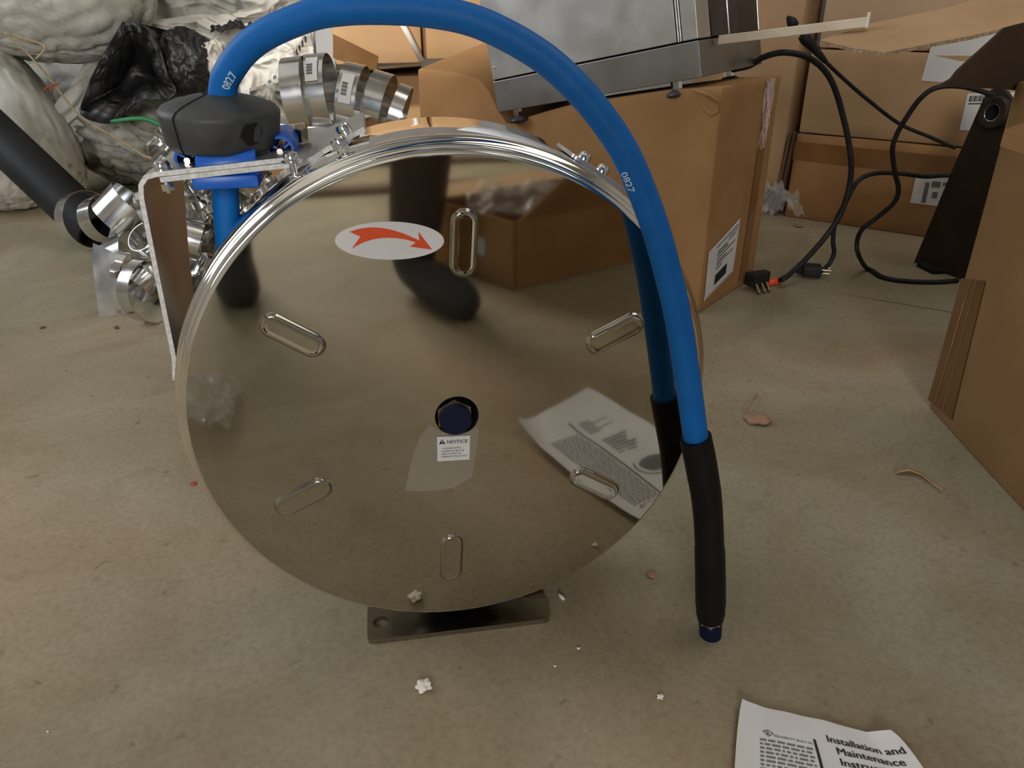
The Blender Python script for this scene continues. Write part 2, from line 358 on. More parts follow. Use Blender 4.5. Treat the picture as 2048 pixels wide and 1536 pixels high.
for y in (0.5, 1.48, 2.46): box(bm, (-3.07, y, 0.95), (-3.03, y + 0.04, 2.55))
for z in (0.95, 1.73, 2.51): box(bm, (-3.07, 0.5, z), (-3.03, 2.5, z + 0.04))
struct('window_1', bm, GREYSHEET)
bm = bmesh.new(); box(bm, (-3.1, -3.6, 3.0), (3.4, 3.4, 3.08)); struct('ceiling', bm, PLASTER)
# ------------------------------------------------------------------ hose reel
CZ = 0.259
REEL = thing('hose_reel', 'polished stainless steel hose reel with round mirror cover and blue hose', 'hose reel', (0, 0.06, 0))
bm = bmesh.new()                                     # base plate with a hole and an open slot
hc = at_z(762, 1244, 0.006)
outl = rounded([(-0.101, 0.003), (0.090, 0.000), (0.091, 0.032), (0.072, 0.034), (0.066, 0.039), (0.072, 0.044), (0.092, 0.045), (0.093, 0.125), (-0.099, 0.128)], [0.008, 0.008, 0.002, 0.004, 0.004, 0.004, 0.002, 0.008, 0.008])
hole = [V(hc.x + 0.0085 * math.cos(a), hc.y + 0.0085 * math.sin(a), 0.006) for a in [2 * PI * i / 24 for i in range(24)]]
sheet(bm, [V(p.x, p.y, 0.006) for p in outl], (0, 0, 1), 0.006, [hole]); obj('base_plate', bm, BASEM, REEL)
bm = bmesh.new(); box(bm, (-0.06, 0.121, 0.004), (0.06, 0.127, 0.30), bevel=0.002); obj('back_plate', bm, PLATE, REEL)
bm = bmesh.new()
lathe(bm, [(0.2365, 0.024), (0.2375, 0.03), (0.2375, 0.116), (0.2365, 0.1185), (0.2345, 0.1185), (0.2345, 0.024)], (0, 0, CZ), (0, 1, 0), 192, closed=True)
obj('housing_band', bm, BAND, REEL, True, 40)
bm = bmesh.new(); lathe(bm, [(0.0, 0.115), (0.234, 0.115), (0.234, 0.117), (0.0, 0.117)], (0, 0, CZ), (0, 1, 0), 96); obj('rear_disc', bm, PLATE, REEL)
bm = bmesh.new()
rp = [(0.2243, 0.0012), (0.2249, 0.0000), (0.2262, 0.0005), (0.2274, 0.0013), (0.2284, 0.0023), (0.2290, 0.0034), (0.2292, 0.0042), (0.2290, 0.0050), (0.2288, 0.0060), (0.2297, 0.0062), (0.2312, 0.0072), (0.2327, 0.0096), (0.2338, 0.0125), (0.2350, 0.0135), (0.2362, 0.0150), (0.2372, 0.0185), (0.2375, 0.0230), (0.2368, 0.0260), (0.2345, 0.0265), (0.2300, 0.0200), (0.2243, 0.0060)]
lathe(bm, rp, (0, 0, CZ), (0, 1, 0), 256, closed=True); obj('rim', bm, RIMM, REEL, True, 50)
# mirror cover: flat sheet with a hub hole and six pressed obrounds
def obround(r, L, n=14):
    h = L / 2; p = [(r * math.cos(a), h + r * math.sin(a)) for a in [PI * i / n for i in range(n + 1)]]
    return p + [(r * math.cos(a), -h + r * math.sin(a)) for a in [PI + PI * i / n for i in range(n + 1)]]
SA = [math.radians(a) - 0.073 for a in (90, 30, -30, -90, -150, 150)]; RS = 0.157
bm = bmesh.new()
outer = [V(0.2249 * math.cos(2 * PI * i / 240), 0, CZ + 0.2249 * math.sin(2 * PI * i / 240)) for i in range(240)]
hub = [V(0.0195 * math.cos(2 * PI * i / 48), 0, CZ + 0.0195 * math.sin(2 * PI * i / 48)) for i in range(48)]
holes = [hub]
def slotpt(a, u, v, y):                               # u across, v along the radius
    c, s = math.cos(a), math.sin(a); return V((RS + v) * c - u * s, y, CZ + (RS + v) * s + u * c)
slots = []
for a in SA: holes.append([slotpt(a, u, v, 0) for u, v in obround(0.0112, 0.034)])
sheet(bm, outer, (0, -1, 0), 0.0012, holes); obj('cover_disc', bm, MIRROR, REEL)
for k, a in enumerate(SA):
    bm = bmesh.new(); rows = []
    for r, y in ((0.0112, 0.0), (0.0107, -0.0004), (0.0101, -0.0014), (0.0095, -0.0023), (0.0088, -0.0029), (0.0081, -0.0031), (0.0074, -0.0030), (0.0066, -0.0028), (0.0056, -0.0027), (0.0035, -0.0027)):
        rows.append([bm.verts.new(slotpt(a, u, v, y)) for u, v in obround(r, 0.034)])
    for A, Bv in zip(rows, rows[1:]):
        for i in range(len(A)): bm.faces.new((A[i], A[(i + 1) % len(A)], Bv[(i + 1) % len(A)], Bv[i]))
    bm.faces.new(rows[-1]); bmesh.ops.recalc_face_normals(bm, faces=bm.faces[:])
    obj('pressed_slot', bm, MIRROR, REEL, True, 60)
bm = bmesh.new(); lathe(bm, [(0.0198, 0.0), (0.0198, 0.03), (0.0, 0.03)], (0, 0.0003, CZ), (0, 1, 0), 48); obj('hub_recess', bm, VOID, REEL, True, 40)
bm = bmesh.new(); cyl(bm, (-0.002, 0.012, CZ), (-0.002, -0.0008, CZ), 0.0168, n=6, rot=PI / 6, up=(0, 0, 1)); hn = obj('hub_nut', bm, BRASS, REEL)
plabel(hn, 'dull hexagonal steel nut')
bm = bmesh.new(); lathe(bm, [(0.0, -0.0075), (0.0135, -0.0075), (0.0142, -0.0068), (0.0142, 0.004)], (-0.002, 0, CZ - 0.0008), (0, 1, 0), 40); plabel(obj('hub_cap', bm, BLUED, REEL, True, 40), 'dark blue plastic plug cap')
# stickers on the cover
def face(px, py, y): return at_y(px, py, y)
cL, cR, cT, cB = face(670, 481, 0), face(888, 482, 0), face(779, 443, 0), face(779, 519, 0)
oc = (cL + cR) / 2; hw = (cR - cL) / 2; hh = (cT - cB) / 2
bm = bmesh.new(); ov = [oc + hw * math.cos(2 * PI * i / 72) + hh * math.sin(2 * PI * i / 72) for i in range(72)]
for p in ov: p.y = -0.0004
sheet(bm, ov, (0, -1, 0), 0.0003); stk = obj('direction_sticker', bm, LABEL, REEL); plabel(stk, 'white oval sticker with a red curved arrow')
arrow = [(497, 209), (530, 198), (560, 191), (590, 188), (620, 187), (655, 189), (690, 195), (725, 204), (760, 215), (800, 231), (846, 252), (840, 207), (910, 298), (797, 283), (828, 263), (805, 255), (780, 248), (750, 243), (720, 240), (690, 239), (660, 240), (630, 244), (600, 251), (575, 259), (550, 270), (508, 293), (552, 233)]
bm = bmesh.new(); sheet(bm, [face(500 + a / 2.4976, 380 + b / 2.4976, -0.0006) for a, b in arrow], (0, -1, 0), 0.0002); obj('arrow', bm, REDS, stk)
nq = [face(874, 874, -0.0009), face(940, 871, -0.0009), face(939, 919, -0.0009), face(875, 923, -0.0009)]
bm = bmesh.new(); sheet(bm, nq, (0, -1, 0), 0.0003); ns = obj('notice_sticker', bm, LABEL, REEL); plabel(ns, 'small white notice sticker with black lettering')
def nfn(u, v):                                        # u 0..1 across, v 0..1 down
    p = nq[0].lerp(nq[1], u).lerp(nq[3].lerp(nq[2], u), v); p.y = -0.0012; return p
bm = bmesh.new()
NW = (nq[1] - nq[0]).length; NH = (nq[3] - nq[0]).length
put_text(bm, 'NOTICE', 0.19, lambda x, y: nfn(0.29 + x, 0.28 - y), 0.012, width=0.64)
for i, (s, x, w) in enumerate((('A FLEXIBLE SUPPLY', 0.15, 0.60), ('CONNECTOR MUST BE', 0.12, 0.70), ('USED ON INLET OR', 0.12, 0.61), ('WARRANTY WILL BE VOID', 0.12, 0.80))):
    put_text(bm, s, 0.085, lambda a, b, i=i, x=x: nfn(x + a, 0.50 + 0.115 * i - b), 0.004, width=w)
tri = [(0.05, 0.29), (0.15, 0.09), (0.25, 0.29)]
bm.faces.new([bm.verts.new(nfn(*p)) for p in tri]); obj('notice_lettering', bm, INK, ns)
bm = bmesh.new()
for q in ([(0.135, 0.15), (0.165, 0.15), (0.158, 0.235), (0.142, 0.235)], [(0.139, 0.25), (0.161, 0.25), (0.161, 0.275), (0.139, 0.275)]):
    bm.faces.new([bm.verts.new(nfn(*p) + V(0, -0.0002, 0)) for p in q])
obj('warning_mark', bm, LABEL, ns)
bm = bmesh.new(); tp = [(400, 660), (520, 740), (700, 760), (840, 720), (905, 690), (900, 830), (880, 960), (840, 1200), (640, 1310), (400, 1345), (150, 1340), (230, 1000), (310, 780)]
sheet(bm, [face(780 + a / 5.12, 720 + b / 5.12, -0.0003) for a, b in tp], (0, -1, 0), 0.0002); plabel(obj('clear_film', bm, FILM, REEL), 'clear film patch around the hub')
# guide bracket: bent arm, top plate, rollers
bm = bmesh.new()
arm = [(-0.2395, 0.292), (-0.2375, 0.303), (-0.2360, 0.312), (-0.2350, 0.38), (-0.2335, 0.452), (-0.2320, 0.4605), (-0.2280, 0.4655), (-0.2210, 0.4670), (-0.16, 0.4715), (-0.118, 0.4748)]
strip(bm, arm, 0.050, lambda i: (0.125, 0.13, 0.14, 0.165, 0.20, 0.22, 0.235, 0.24, 0.24, 0.24)[i], 0.0038, 1); plabel(obj('guide_arm', bm, [PLATE, EDGE], REEL), 'bent steel bracket arm')
bm = bmesh.new()
pl = [(-0.2190, 0.4625), (-0.16, 0.4670), (-0.118, 0.4700), (-0.108, 0.4712), (-0.100, 0.4740), (-0.092, 0.4785), (-0.058, 0.4945)]
strip(bm, pl, lambda i: (0.051, 0.051, 0.051, 0.052, 0.054, 0.057, 0.060)[i], lambda i: (0.232, 0.232, 0.23, 0.225, 0.21, 0.17, 0.15)[i], 0.0040, 1); obj('guide_plate', bm, [PLATE, EDGE], REEL)
def roller(a, b, r, hollow=True):
    a, b = Vector(a), Vector(b); d = (b - a).normalized(); Lh = (b - a).length; bm = bmesh.new()
    ri = r - 0.0026 if hollow else 0.003
    lathe(bm, [(ri, 0.0), (r - 0.0008, 0.0), (r, 0.001), (r, Lh - 0.001), (r - 0.0008, Lh), (ri, Lh), (ri, 0.0)], a, d, 32)
    x, y, _ = frame(d)
    if hollow:
        for q in range(3):
            w = x * math.cos(q * 2 * PI / 3 + 0.5) + y * math.sin(q * 2 * PI / 3 + 0.5); t = d.cross(w)
            p = [a + w * 0.003 - t * 0.0008, a + w * ri - t * 0.0008, a + w * ri + t * 0.0008, a + w * 0.003 + t * 0.0008]
            sheet(bm, p, -d, Lh)
    o = obj('guide_roller', bm, BLUEP, REEL, True, 40)
    bm = bmesh.new(); cyl(bm, a - d * 0.007, b + d * 0.007, 0.0024, n=12); obj('roller_pin', bm, BASEM, o, True, 40)
    return o
f0, f1 = at_y(396, 322, 0.066), at_y(514, 315, 0.066); roller(f0 + V(0, 0, -0.004), f1 + V(0, 0, -0.004), 0.0120, False)
f0, f1 = at_y(400, 300, 0.150), at_y(510, 294, 0.150); roller(f0, f1, 0.0120, False)
s0 = at_y(377, 318, 0.083); roller(s0, s0 + V(0, 0.062, 0), 0.0115)
s0 = at_y(561, 300, 0.083); roller(s0, s0 + V(0, 0.062, 0), 0.0115)
bm = bmesh.new(); f0 = at_y(378, 354, 0.062); f1 = at_y(514, 346, 0.062); box(bm, (f0.x + 0.003, 0.052, 0.4545), (f1.x + 0.002, 0.158, 0.4655), bevel=0.003, seg=2); obj('roller_housing', bm, BLUEP, REEL, True, 40)
def bolt(p, axis, r=0.0062, h=0.0065, shank=0.016, rot=0.3):
    p = Vector(p); a = Vector(axis).normalized(); bm = bmesh.new()
    lathe(bm, [(0.0, h), (r * 0.45, h), (r * 0.8, h * 0.86), (r * 0.98, h * 0.55), (r, h * 0.15), (r, 0.0), (r * 1.35, 0.0), (r * 1.35, -0.001), (r * 0.45, -0.001), (r * 0.45, -shank), (0, -shank)], p, a, 20)
    o = obj('bolt', bm, CHROME, REEL, True, 35)
    bm = bmesh.new(); cyl(bm, p - a * (shank - 0.002), p - a * (shank - 0.0075), r * 0.85, n=6, rot=rot); obj('nut', bm, CHROME, o)
for px, py, z in ((325, 337, 0.4715), (584, 321, 0.4782)): bolt(at_z(px, py, z), (-0.07, 0, 1), shank=0.019)
tn = V(-0.426, 0, 0.905)
for px, py in ((682, 291), (690, 263)): bolt(at_plane(px, py, (-0.0767, 0, 0.4901), tn), tn, r=0.0064, h=0.0075, shank=0.0065)
bm = bmesh.new(); h0 = at_z(604, 279, 0.477); cyl(bm, h0, h0 + V(0.001, -0.004, 0.011), 0.0062, n=6); cyl(bm, h0 + V(0.001, -0.004, 0.0111), h0 + V(0.001, -0.0042, 0.0115), 0.0040, n=16); obj('spare_nut', bm, BRASS, REEL)
# small bracket tab on the right of the band
ph = math.radians(33.5); tx = V(math.cos(ph), 0, -math.sin(ph)); tnn = V(math.sin(ph), 0, math.cos(ph)); tc0 = V(0, 0.07, CZ) + tnn * 0.240
bm = bmesh.new(); sheet(bm, [tc0 + tx * a + V(0, b, 0) for a, b in rounded([(-0.026, -0.028), (0.036, -0.028), (0.036, 0.035), (-0.026, 0.035)], 0.006)], tnn, 0.003); obj('side_tab', bm, PLATE, REEL)
for a, b in ((-0.006, 0.004), (0.008, -0.014)): bolt(tc0 + tx * a + V(0, b, 0), tnn, r=0.0058, h=0.007, shank=0.004)
# hose
hp = [V(-0.188, 0.104, 0.345), V(-0.186, 0.104, 0.40), V(*at_y(451, 385, 0.104)), V(*at_y(449, 330, 0.103)), V(*at_y(445, 240, 0.099)), V(*at_y(447, 172, 0.094)), V(*at_y(460, 140, 0.090)), V(*at_y(492, 98, 0.083)), V(*at_y(540, 64, 0.075)), V(*at_y(620, 31, 0.064)), V(*at_y(680, 20, 0.056)), V(*at_y(745, 17, 0.048)), V(*at_y(840, 21, 0.037)), V(*at_y(932, 37, 0.026)), V(*at_y(1010, 69, 0.016)), V(*at_y(1089, 117, 0.006)), V(*at_y(1150, 172, -0.003)), V(*at_y(1201, 231, -0.010)), V(*at_y(1252, 309, -0.017)), V(*at_y(1292, 403, -0.023)), V(*at_y(1318, 480, -0.027)), V(*at_y(1339, 560, -0.030)), V(*at_y(1355, 630, -0.033)), V(*at_y(1377, 770, -0.037)), V(*at_y(1392, 880, -0.040)), V(*at_y(1397, 910, -0.041))]
HR = 0.0112
path = catmull(hp, 8)
bm = bmesh.new(); FR = tube(bm, path, HR, 28); HOSE = obj('hose', bm, BLUE, REEL, True, 60); plabel(HOSE, 'bright blue rubber hose arching over the cover')
sp = [V(*at_y(1391, 874, -0.040)), V(*at_y(1404, 940, -0.0415)), V(*at_y(1414, 1006, -0.043)), V(*at_y(1419, 1090, -0.044)), V(*at_y(1421, 1182, -0.045)), V(*at_y(1421, 1236, -0.046))]
spp = catmull(sp, 10); bm = bmesh.new(); rr = []
for i in range(len(spp)):
    t = i / (len(spp) - 1); rr.append(0.0142 + 0.0003 * math.sin(t * 9) + (0.0006 if 0.6 < t < 0.9 else 0) - (0.0010 if t > 0.96 else 0))
tube(bm, spp, rr, 28); d0 = (spp[1] - spp[0]).normalized()
plabel(obj('hose_sleeve', bm, SLEEVE, HOSE, True, 50), 'black plastic sleeve over the hose end')
e0 = spp[-1]; ed = (spp[-1] - spp[-4]).normalized()
bm = bmesh.new(); cyl(bm, e0 - ed * 0.004, e0 + ed * 0.007, 0.0112, n=6, rot=0.4); plabel(obj('fitting', bm, CHROME, HOSE), 'silver hexagonal hose fitting')
bm = bmesh.new(); lathe(bm, [(0.0, 0.0), (0.0112, 0.0), (0.0115, 0.001), (0.0112, 0.017), (0.0104, 0.019), (0.0, 0.019)], e0 + ed * 0.006, ed, 28); plabel(obj('end_cap', bm, BLUED, HOSE, True, 40), 'dark blue end cap')
# lettering 0827 printed twice on the hose
def hose_text(s, px, py, size, bmx, flip=1, roll=0.0):
    tgt = None; best = 1e9
    for i, (p, x, y, t) in enumerate(FR):
        c = CM @ (p - EYE); q = (1024 + FPX * c.x / c.z - px) ** 2 + (768 + FPX * c.y / c.z - py) ** 2
        if q < best: best = q; tgt = i
    p, x, y, t = FR[tgt]; out = (EYE - p); out -= t * out.dot(t); out.normalize(); side = t.cross(out)
    acc = [0.0]
    for i in range(tgt, len(FR) - 1): acc.append(acc[-1] + (FR[i + 1][0] - FR[i][0]).length)
    def fn(u, v):
        s_ = u; k = 0
        while k < len(acc) - 2 and acc[k + 1] < s_: k += 1
        if s_ < 0: k = 0
        f = (s_ - acc[k]) / (acc[k + 1] - acc[k]); q = FR[tgt + k][0].lerp(FR[tgt + k + 1][0], f); tt = FR[tgt + k][3]
        o2 = out - tt * out.dot(tt); o2.normalize(); sd = tt.cross(o2); an = (v / HR) * flip + roll
        return q + (o2 * math.cos(an) + sd * math.sin(an)) * (HR + 0.0005)
    put_text(bmx, s, size, fn, 0.012)
bm = bmesh.new()
hose_text('0827', 451, 165, 0.0088, bm, -1, 0.45); obj('hose_lettering', bm, WHITEINK, HOSE)
bm = bmesh.new(); hose_text('0827', 1251, 334, 0.0085, bm, -1, 0.95); obj('hose_lettering', bm, WHITEINK, HOSE)
# black rubber hose stopper
sc = V(*at_y(441, 236, 0.097)); sax = V(0.03, -0.05, 1).normalized()
bm = bmesh.new()
lathe(bm, [(0.012, -0.0235), (0.036, -0.0235), (0.0425, -0.0215), (0.0450, -0.017), (0.0478, 0.004), (0.0476, 0.0065), (0.0445, 0.010), (0.036, 0.0135), (0.024, 0.0168), (0.016, 0.0185), (0.0118, 0.0195), (0.0112, 0.016)], sc, sax, 72)
STOP = obj('hose_stopper', bm, BLACKR, HOSE, True, 50); plabel(STOP, 'round black rubber hose stopper split in two halves')
sx_, sy_, _ = frame(sax)
# (seam and hexagonal pocket are flat shapes whose shade is painted black)
def stop_pt(ang, h, off=0.0):
    prof = [(-0.0215, 0.0425), (-0.017, 0.0450), (0.004, 0.0478), (0.0065, 0.0476), (0.010, 0.0445), (0.0135, 0.036), (0.0168, 0.024), (0.0185, 0.016), (0.0195, 0.0118)]
    for (a, ra), (b, rb) in zip(prof, prof[1:]):
        if a <= h <= b: r = ra + (rb - ra) * (h - a) / (b - a); break
    else: r = 0.0118
    d = V(math.cos(ang), math.sin(ang), 0); return sc + sax * h + (d - sax * d.dot(sax)).normalized() * (r + off)
bm = bmesh.new(); sa = math.atan2(-0.074, -0.026) - 0.30
sl = [stop_pt(sa, h, 0.0002) for h in (-0.021, -0.017, -0.006, 0.004, 0.0065, 0.010, 0.0135, 0.0168, 0.0185, 0.0193)]
tube(bm, sl, 0.0007, 8); obj('stopper_seam', bm, VOID, HOSE)
bm = bmesh.new(); ha = math.atan2(-0.80, 0.60)
hexp = [(0.21 * math.cos(q), 0.0098 * math.sin(q)) for q in [2 * PI * k / 6 + 0.1 for k in range(6)]]
rows = []
for t in (0.0, 0.35, 0.7, 1.0):
    rows.append([bm.verts.new(stop_pt(ha + t * (hexp[k // 4][0] * (1 - k % 4 / 4) + hexp[(k // 4 + 1) % 6][0] * (k % 4 / 4)), -0.0055 + t * (hexp[k // 4][1] * (1 - k % 4 / 4) + hexp[(k // 4 + 1) % 6][1] * (k % 4 / 4)), 0.0004)) for k in range(24)])
for A, Bq in zip(rows, rows[1:]):
    for k in range(24):
        try: bm.faces.new((A[k], A[(k + 1) % 24], Bq[(k + 1) % 24], Bq[k]))
        except ValueError: pass
obj('stopper_pocket', bm, VOID, HOSE)
bm = bmesh.new(); bq = [stop_pt(ha + u, v, 0.0008) for u, v in ((0.02, -0.0115), (0.13, -0.0125), (0.18, -0.006), (0.165, 0.0015), (0.07, 0.0005), (0.03, -0.005))]
bm.faces.new([bm.verts.new(p) for p in bq]); obj('stopper_bolt', bm, BLACKR, HOSE)
# ------------------------------------------------------------------ cartons
class Carton:
    """upright carton: c = bottom corner, e = unit vector along its width, f = unit vector along its depth"""
    def __init__(s, name, label, c, e, f, Wd, D, H, m, bulge=0.004, seed=0, top=None, group=None, cuts=7, cat='box'):
        s.c, s.e, s.f = Vector(c), Vector(e).normalized(), Vector(f).normalized(); s.W, s.D, s.H = Wd, D, H; s.b = bulge; s.seed = seed; s.top = top
        s.t = thing(name, label, cat, s.c + s.e * Wd / 2 + s.f * D / 2, group)
        bm = bmesh.new(); box(bm, (0, 0, 0), (Wd, D, H), bevel=0.005, seg=2)
        es = [e_ for e_ in bm.edges if e_.calc_length() > 0.06]; bmesh.ops.subdivide_edges(bm, edges=es, cuts=cuts * 2 if top else cuts, use_grid_fill=True)
        for v in bm.verts: v.co = s.world(v.co)
        bmesh.ops.recalc_face_normals(bm, faces=bm.faces[:]); obj('carton_body', bm, m, s.t, True, 40)
    def world(s, p, off=0.0, face=None):
        a, d, h = p; u, v, w = a / s.W * 2 - 1, d / s.D * 2 - 1, h / s.H * 2 - 1
        q = Vector(p); nz = noise.noise(V(a * 3 + s.seed, d * 3, h * 3)) * s.b * 0.7
        B = lambda x, y: max(0, 1 - x * x) * max(0, 1 - y * y) * s.b + nz
        if abs(v) > 0.9: q.y += math.copysign(B(u, w) + off, v)
        if abs(u) > 0.9: q.x += math.copysign(B(v, w) + off, u)
        if abs(w) > 0.9: q.z += math.copysign(B(u, v) + off, w) if w > 0 else 0
        if s.top: q.z *= s.top(q.x, q.y) / s.H
        return s.c + s.e * q.x + s.f * q.y + V(0, 0, 1) * q.z
    def patch(s, name, face, q, m, off=0.0012, n=8):
        """a label or tape laid on face 'front','side','side0','top'; q = four (u,v) corners in metres"""
        bm = bmesh.new(); g = []
        for i in range(n + 1):
            r = []
            for j in range(n + 1):
                a = Vector(q[0]).lerp(Vector(q[1]), i / n).lerp(Vector(q[3]).lerp(Vector(q[2]), i / n), j / n); r.append(bm.verts.new(s.on(face, a.x, a.y, off)))
            g.append(r)
        for i in range(n):
            for j in range(n): bm.faces.new((g[i][j], g[i + 1][j], g[i + 1][j + 1], g[i][j + 1]))
        bmesh.ops.recalc_face_normals(bm, faces=bm.faces[:]); return obj(name, bm, m, s.t, True)
    def on(s, face, u, v, off):
        p = {'front': (u, 0, v), 'side': (s.W, u, v), 'side0': (0, u, v), 'top': (u, v, s.H)}[face]; return s.world(p, off)
    def hit(s, face, px, py):
        n = {'front': s.f, 'side': s.e, 'side0': s.e, 'top': V(0, 0, 1)}[face]
        p0 = s.c + {'front': V(0, 0, 0), 'side': s.e * s.W, 'side0': V(0, 0, 0), 'top': V(0, 0, s.H)}[face]
        p = at_plane(px, py, p0, n) - s.c; a, d, h = p.dot(s.e), p.dot(s.f), p.z
        return {'front': (a, h), 'side': (d, h), 'side0': (d, h), 'top': (a, d)}[face]
    def bars(s, name, face, q, rows, m, parent, off=0.0018):
        """lines too small to read, on a label with corners q (u right, v down, 0..1)"""
        bm = bmesh.new()
        for (u0, v0, u1, v1) in rows:
            vs = []
            for u, v in ((u0, v0), (u1, v0), (u1, v1), (u0, v1)):
                a = Vector(q[0]).lerp(Vector(q[1]), u).lerp(Vector(q[3]).lerp(Vector(q[2]), u), v); vs.append(bm.verts.new(s.on(face, a.x, a.y, off)))
            bm.faces.new(vs)
        o = obj(name, bm, m, parent); o['kind'] = 'stuff'; return o
E45 = V(-0.66, 0.75, 0).normalized(); F45 = V(0.75, 0.66, 0).normalized()
# the long carton behind the reel, its top crushed under the appliance
B0 = V(0.582, 0.802, 0); HB = 0.435
TZ = [(0, .440), (.1, .43), (.2, .412), (.33, .388), (.45, .352), (.505, .333), (.53, .36), (.57, .420), (.65, .432), (.80, .436)]
def topz(a, d):
    k = max(0.0, min(a, 0.80)); z = TZ[-1][1]
    for (x0, z0), (x1, z1) in zip(TZ, TZ[1:]):
        if x0 <= k <= x1: z = z0 + (z1 - z0) * (k - x0) / (x1 - x0); break
    w_ = min(1.0, max(0.0, (a - 0.53) / 0.08)); return z + 0.055 * w_ * max(0.0, d) / 0.28
CB = Carton('large_carton', 'long brown cardboard carton crushed under the steel appliance behind the reel', B0, E45, F45, 0.775, 0.28, HB, KRAFT, 0.004, 3, top=topz, cuts=14)
q = [CB.hit('side0', *p) for p in ((1415, 505), (1476, 436), (1463, 543), (1406, 603))]
lab = CB.patch('shipping_label', 'side0', q, LABEL, 0.002); plabel(lab, 'white shipping label with rows of print')
CB.bars('label_print', 'side0', q, [(0.25, 0.08, 0.95, 0.10), (0.3, 0.2, 0.6, 0.225), (0.3, 0.26, 0.65, 0.285), (0.3, 0.33, 0.9, 0.35), (0.3, 0.40, 0.6, 0.425), (0.3, 0.46, 0.85, 0.48), (0.3, 0.53, 0.5, 0.55), (0.3, 0.66, 0.7, 0.86), (0.65, 0.14, 0.95, 0.155), (0.65, 0.19, 0.9, 0.205), (0.05, 0.965, 0.95, 0.975)], INK, lab, 0.0026)
q = [CB.hit('side0', *p) for p in ((1480, 360), (1500, 345), (1488, 600), (1470, 600))]
CB.patch('packing_tape', 'side0', [(0.195, 0.30), (0.235, 0.30), (0.235, 0.02), (0.195, 0.02)], TAPE, 0.0016)
CB.patch('packing_tape', 'front', [(0.395, 0.30), (0.455, 0.31), (0.455, 0.02), (0.395, 0.02)], TAPE, 0.0016)
bm = bmesh.new()                                     # torn corner flap
a0 = CB.on('front', 0.02, 0.415, 0.004); tube(bm, [a0 + V(-0.03, 0.01, 0.012), a0 + V(-0.012, -0.008, 0.006), a0 + V(0.006, -0.012, -0.004), a0 + V(0.012, -0.004, -0.02), a0 + V(0.004, 0.006, -0.03), a0 + V(-0.01, 0.01, -0.018)], [0.010, 0.007, 0.008, 0.008, 0.006, 0.004], 8, flat=0.35); obj('torn_corner', bm, KRAFT, CB.t, True)
# stainless appliance on top, leaning to its left
yw, pt_, rl = math.radians(-45.1), math.radians(0.4), math.radians(-11.45)
AR = Matrix.Rotation(yw, 3, 'Z') @ Matrix.Rotation(pt_, 3, 'X') @ Matrix.Rotation(rl, 3, 'Y')
C0 = at_y(1403, 155, 0.842); AM = Matrix.Translation(C0) @ AR.to_4x4()     # local x right, y depth, z up; origin at the near right bottom corner
APP = thing('kitchen_appliance', 'tilted stainless steel kitchen appliance standing on the crushed carton', 'appliance', C0)
WA, DA, HA = 0.475, 0.33, 0.42
def ap(name, lo, hi, m, bevel=0.0015, parent=APP):
    bm = bmesh.new(); box(bm, lo, hi, AM, bevel, 2); return obj(name, bm, m, parent)
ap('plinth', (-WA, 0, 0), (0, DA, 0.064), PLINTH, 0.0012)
ap('front_panel', (-WA + 0.002, -0.001, 0.0675), (-0.0425, 0.02, HA), APPL, 0.0008)
ap('body', (-WA + 0.004, 0.0205, 0.0665), (-0.004, DA, HA), APPL)
ap('shadow_gap', (-WA + 0.004, 0.004, 0.0640), (-0.0425, 0.02, 0.0674), VOID, 0.0)  # black strip filling the seam, paints in its shadow
ap('trim_strip', (-0.0415, 0.001, 0.0665), (-0.0375, 0.02, HA), CHROME)
ap('trim_strip', (-0.0365, 0.0005, 0.0665), (-0.0325, 0.02, HA), CHROME)
ap('corner_panel', (-0.031, 0.0, 0.0668), (0.0, 0.06, HA), APPL)
ap('glass_panel', (-0.003, 0.062, 0.0668), (0.002, 0.145, HA), DGLASS)
ap('trim_strip', (-0.003, 0.146, 0.0668), (0.003, 0.150, HA), CHROME)
ap('glass_panel', (-0.003, 0.151, 0.0668), (0.002, 0.315, HA), DGLASS)
ap('trim_strip', (-0.003, 0.3155, 0.0668), (0.003, DA - 0.002, HA), CHROME)
bm = bmesh.new(); lathe(bm, [(0, 0.002), (0.002, 0.0015), (0.0026, 0)], AM @ V(-WA + 0.012, -0.001, 0.092), AR @ V(0, -1, 0), 12); obj('panel_screw', bm, CHROME, APP, True)
for fx, fy in ((-0.055, 0.010), (-WA + 0.045, 0.010), (-0.055, DA - 0.05), (-WA + 0.045, DA - 0.05)):
    bm = bmesh.new(); cyl(bm, AM @ V(fx, fy, 0.0), AM @ V(fx, fy, -0.014), 0.0105, n=6); fo = obj('foot', bm, CHROME, APP)
    bm = bmesh.new(); lathe(bm, [(0, -0.013), (0.012, -0.013), (0.020, -0.018), (0.022, -0.023), (0.019, -0.027), (0, -0.027)], AM @ V(fx, fy, 0), AR @ V(0, 0, 1), 24); plabel(obj('foot_pad', bm, BLACKR, fo, True, 40), 'black rubber foot pad')
# frayed pale pink packing strap hanging on the end of the carton
bm = bmesh.new()
for k in range(16):
    u = 0.195 + 0.028 * k / 15; L = 0.09 + 0.05 * random.random() - 0.03 * abs(k - 8) / 8; p = []
    for j in range(7):
        t = j / 6; p.append(CB.on('side0', u + (0.207 - u) * t * 0.55 + 0.004 * math.sin(7 * t + k), 0.432 - 0.006 - L * 1.15 * t, 0.005 + 0.004 * math.sin(3 * t + k * 2)))
    tube(bm, p, [0.0017 * (1 - 0.5 * j / 6) for j in range(7)], 5)
sf = obj('packing_string', bm, PINK); tag(sf, 'frayed pale pink string hanging down the end of the crushed carton', 'string')
sf['kind'] = 'stuff'
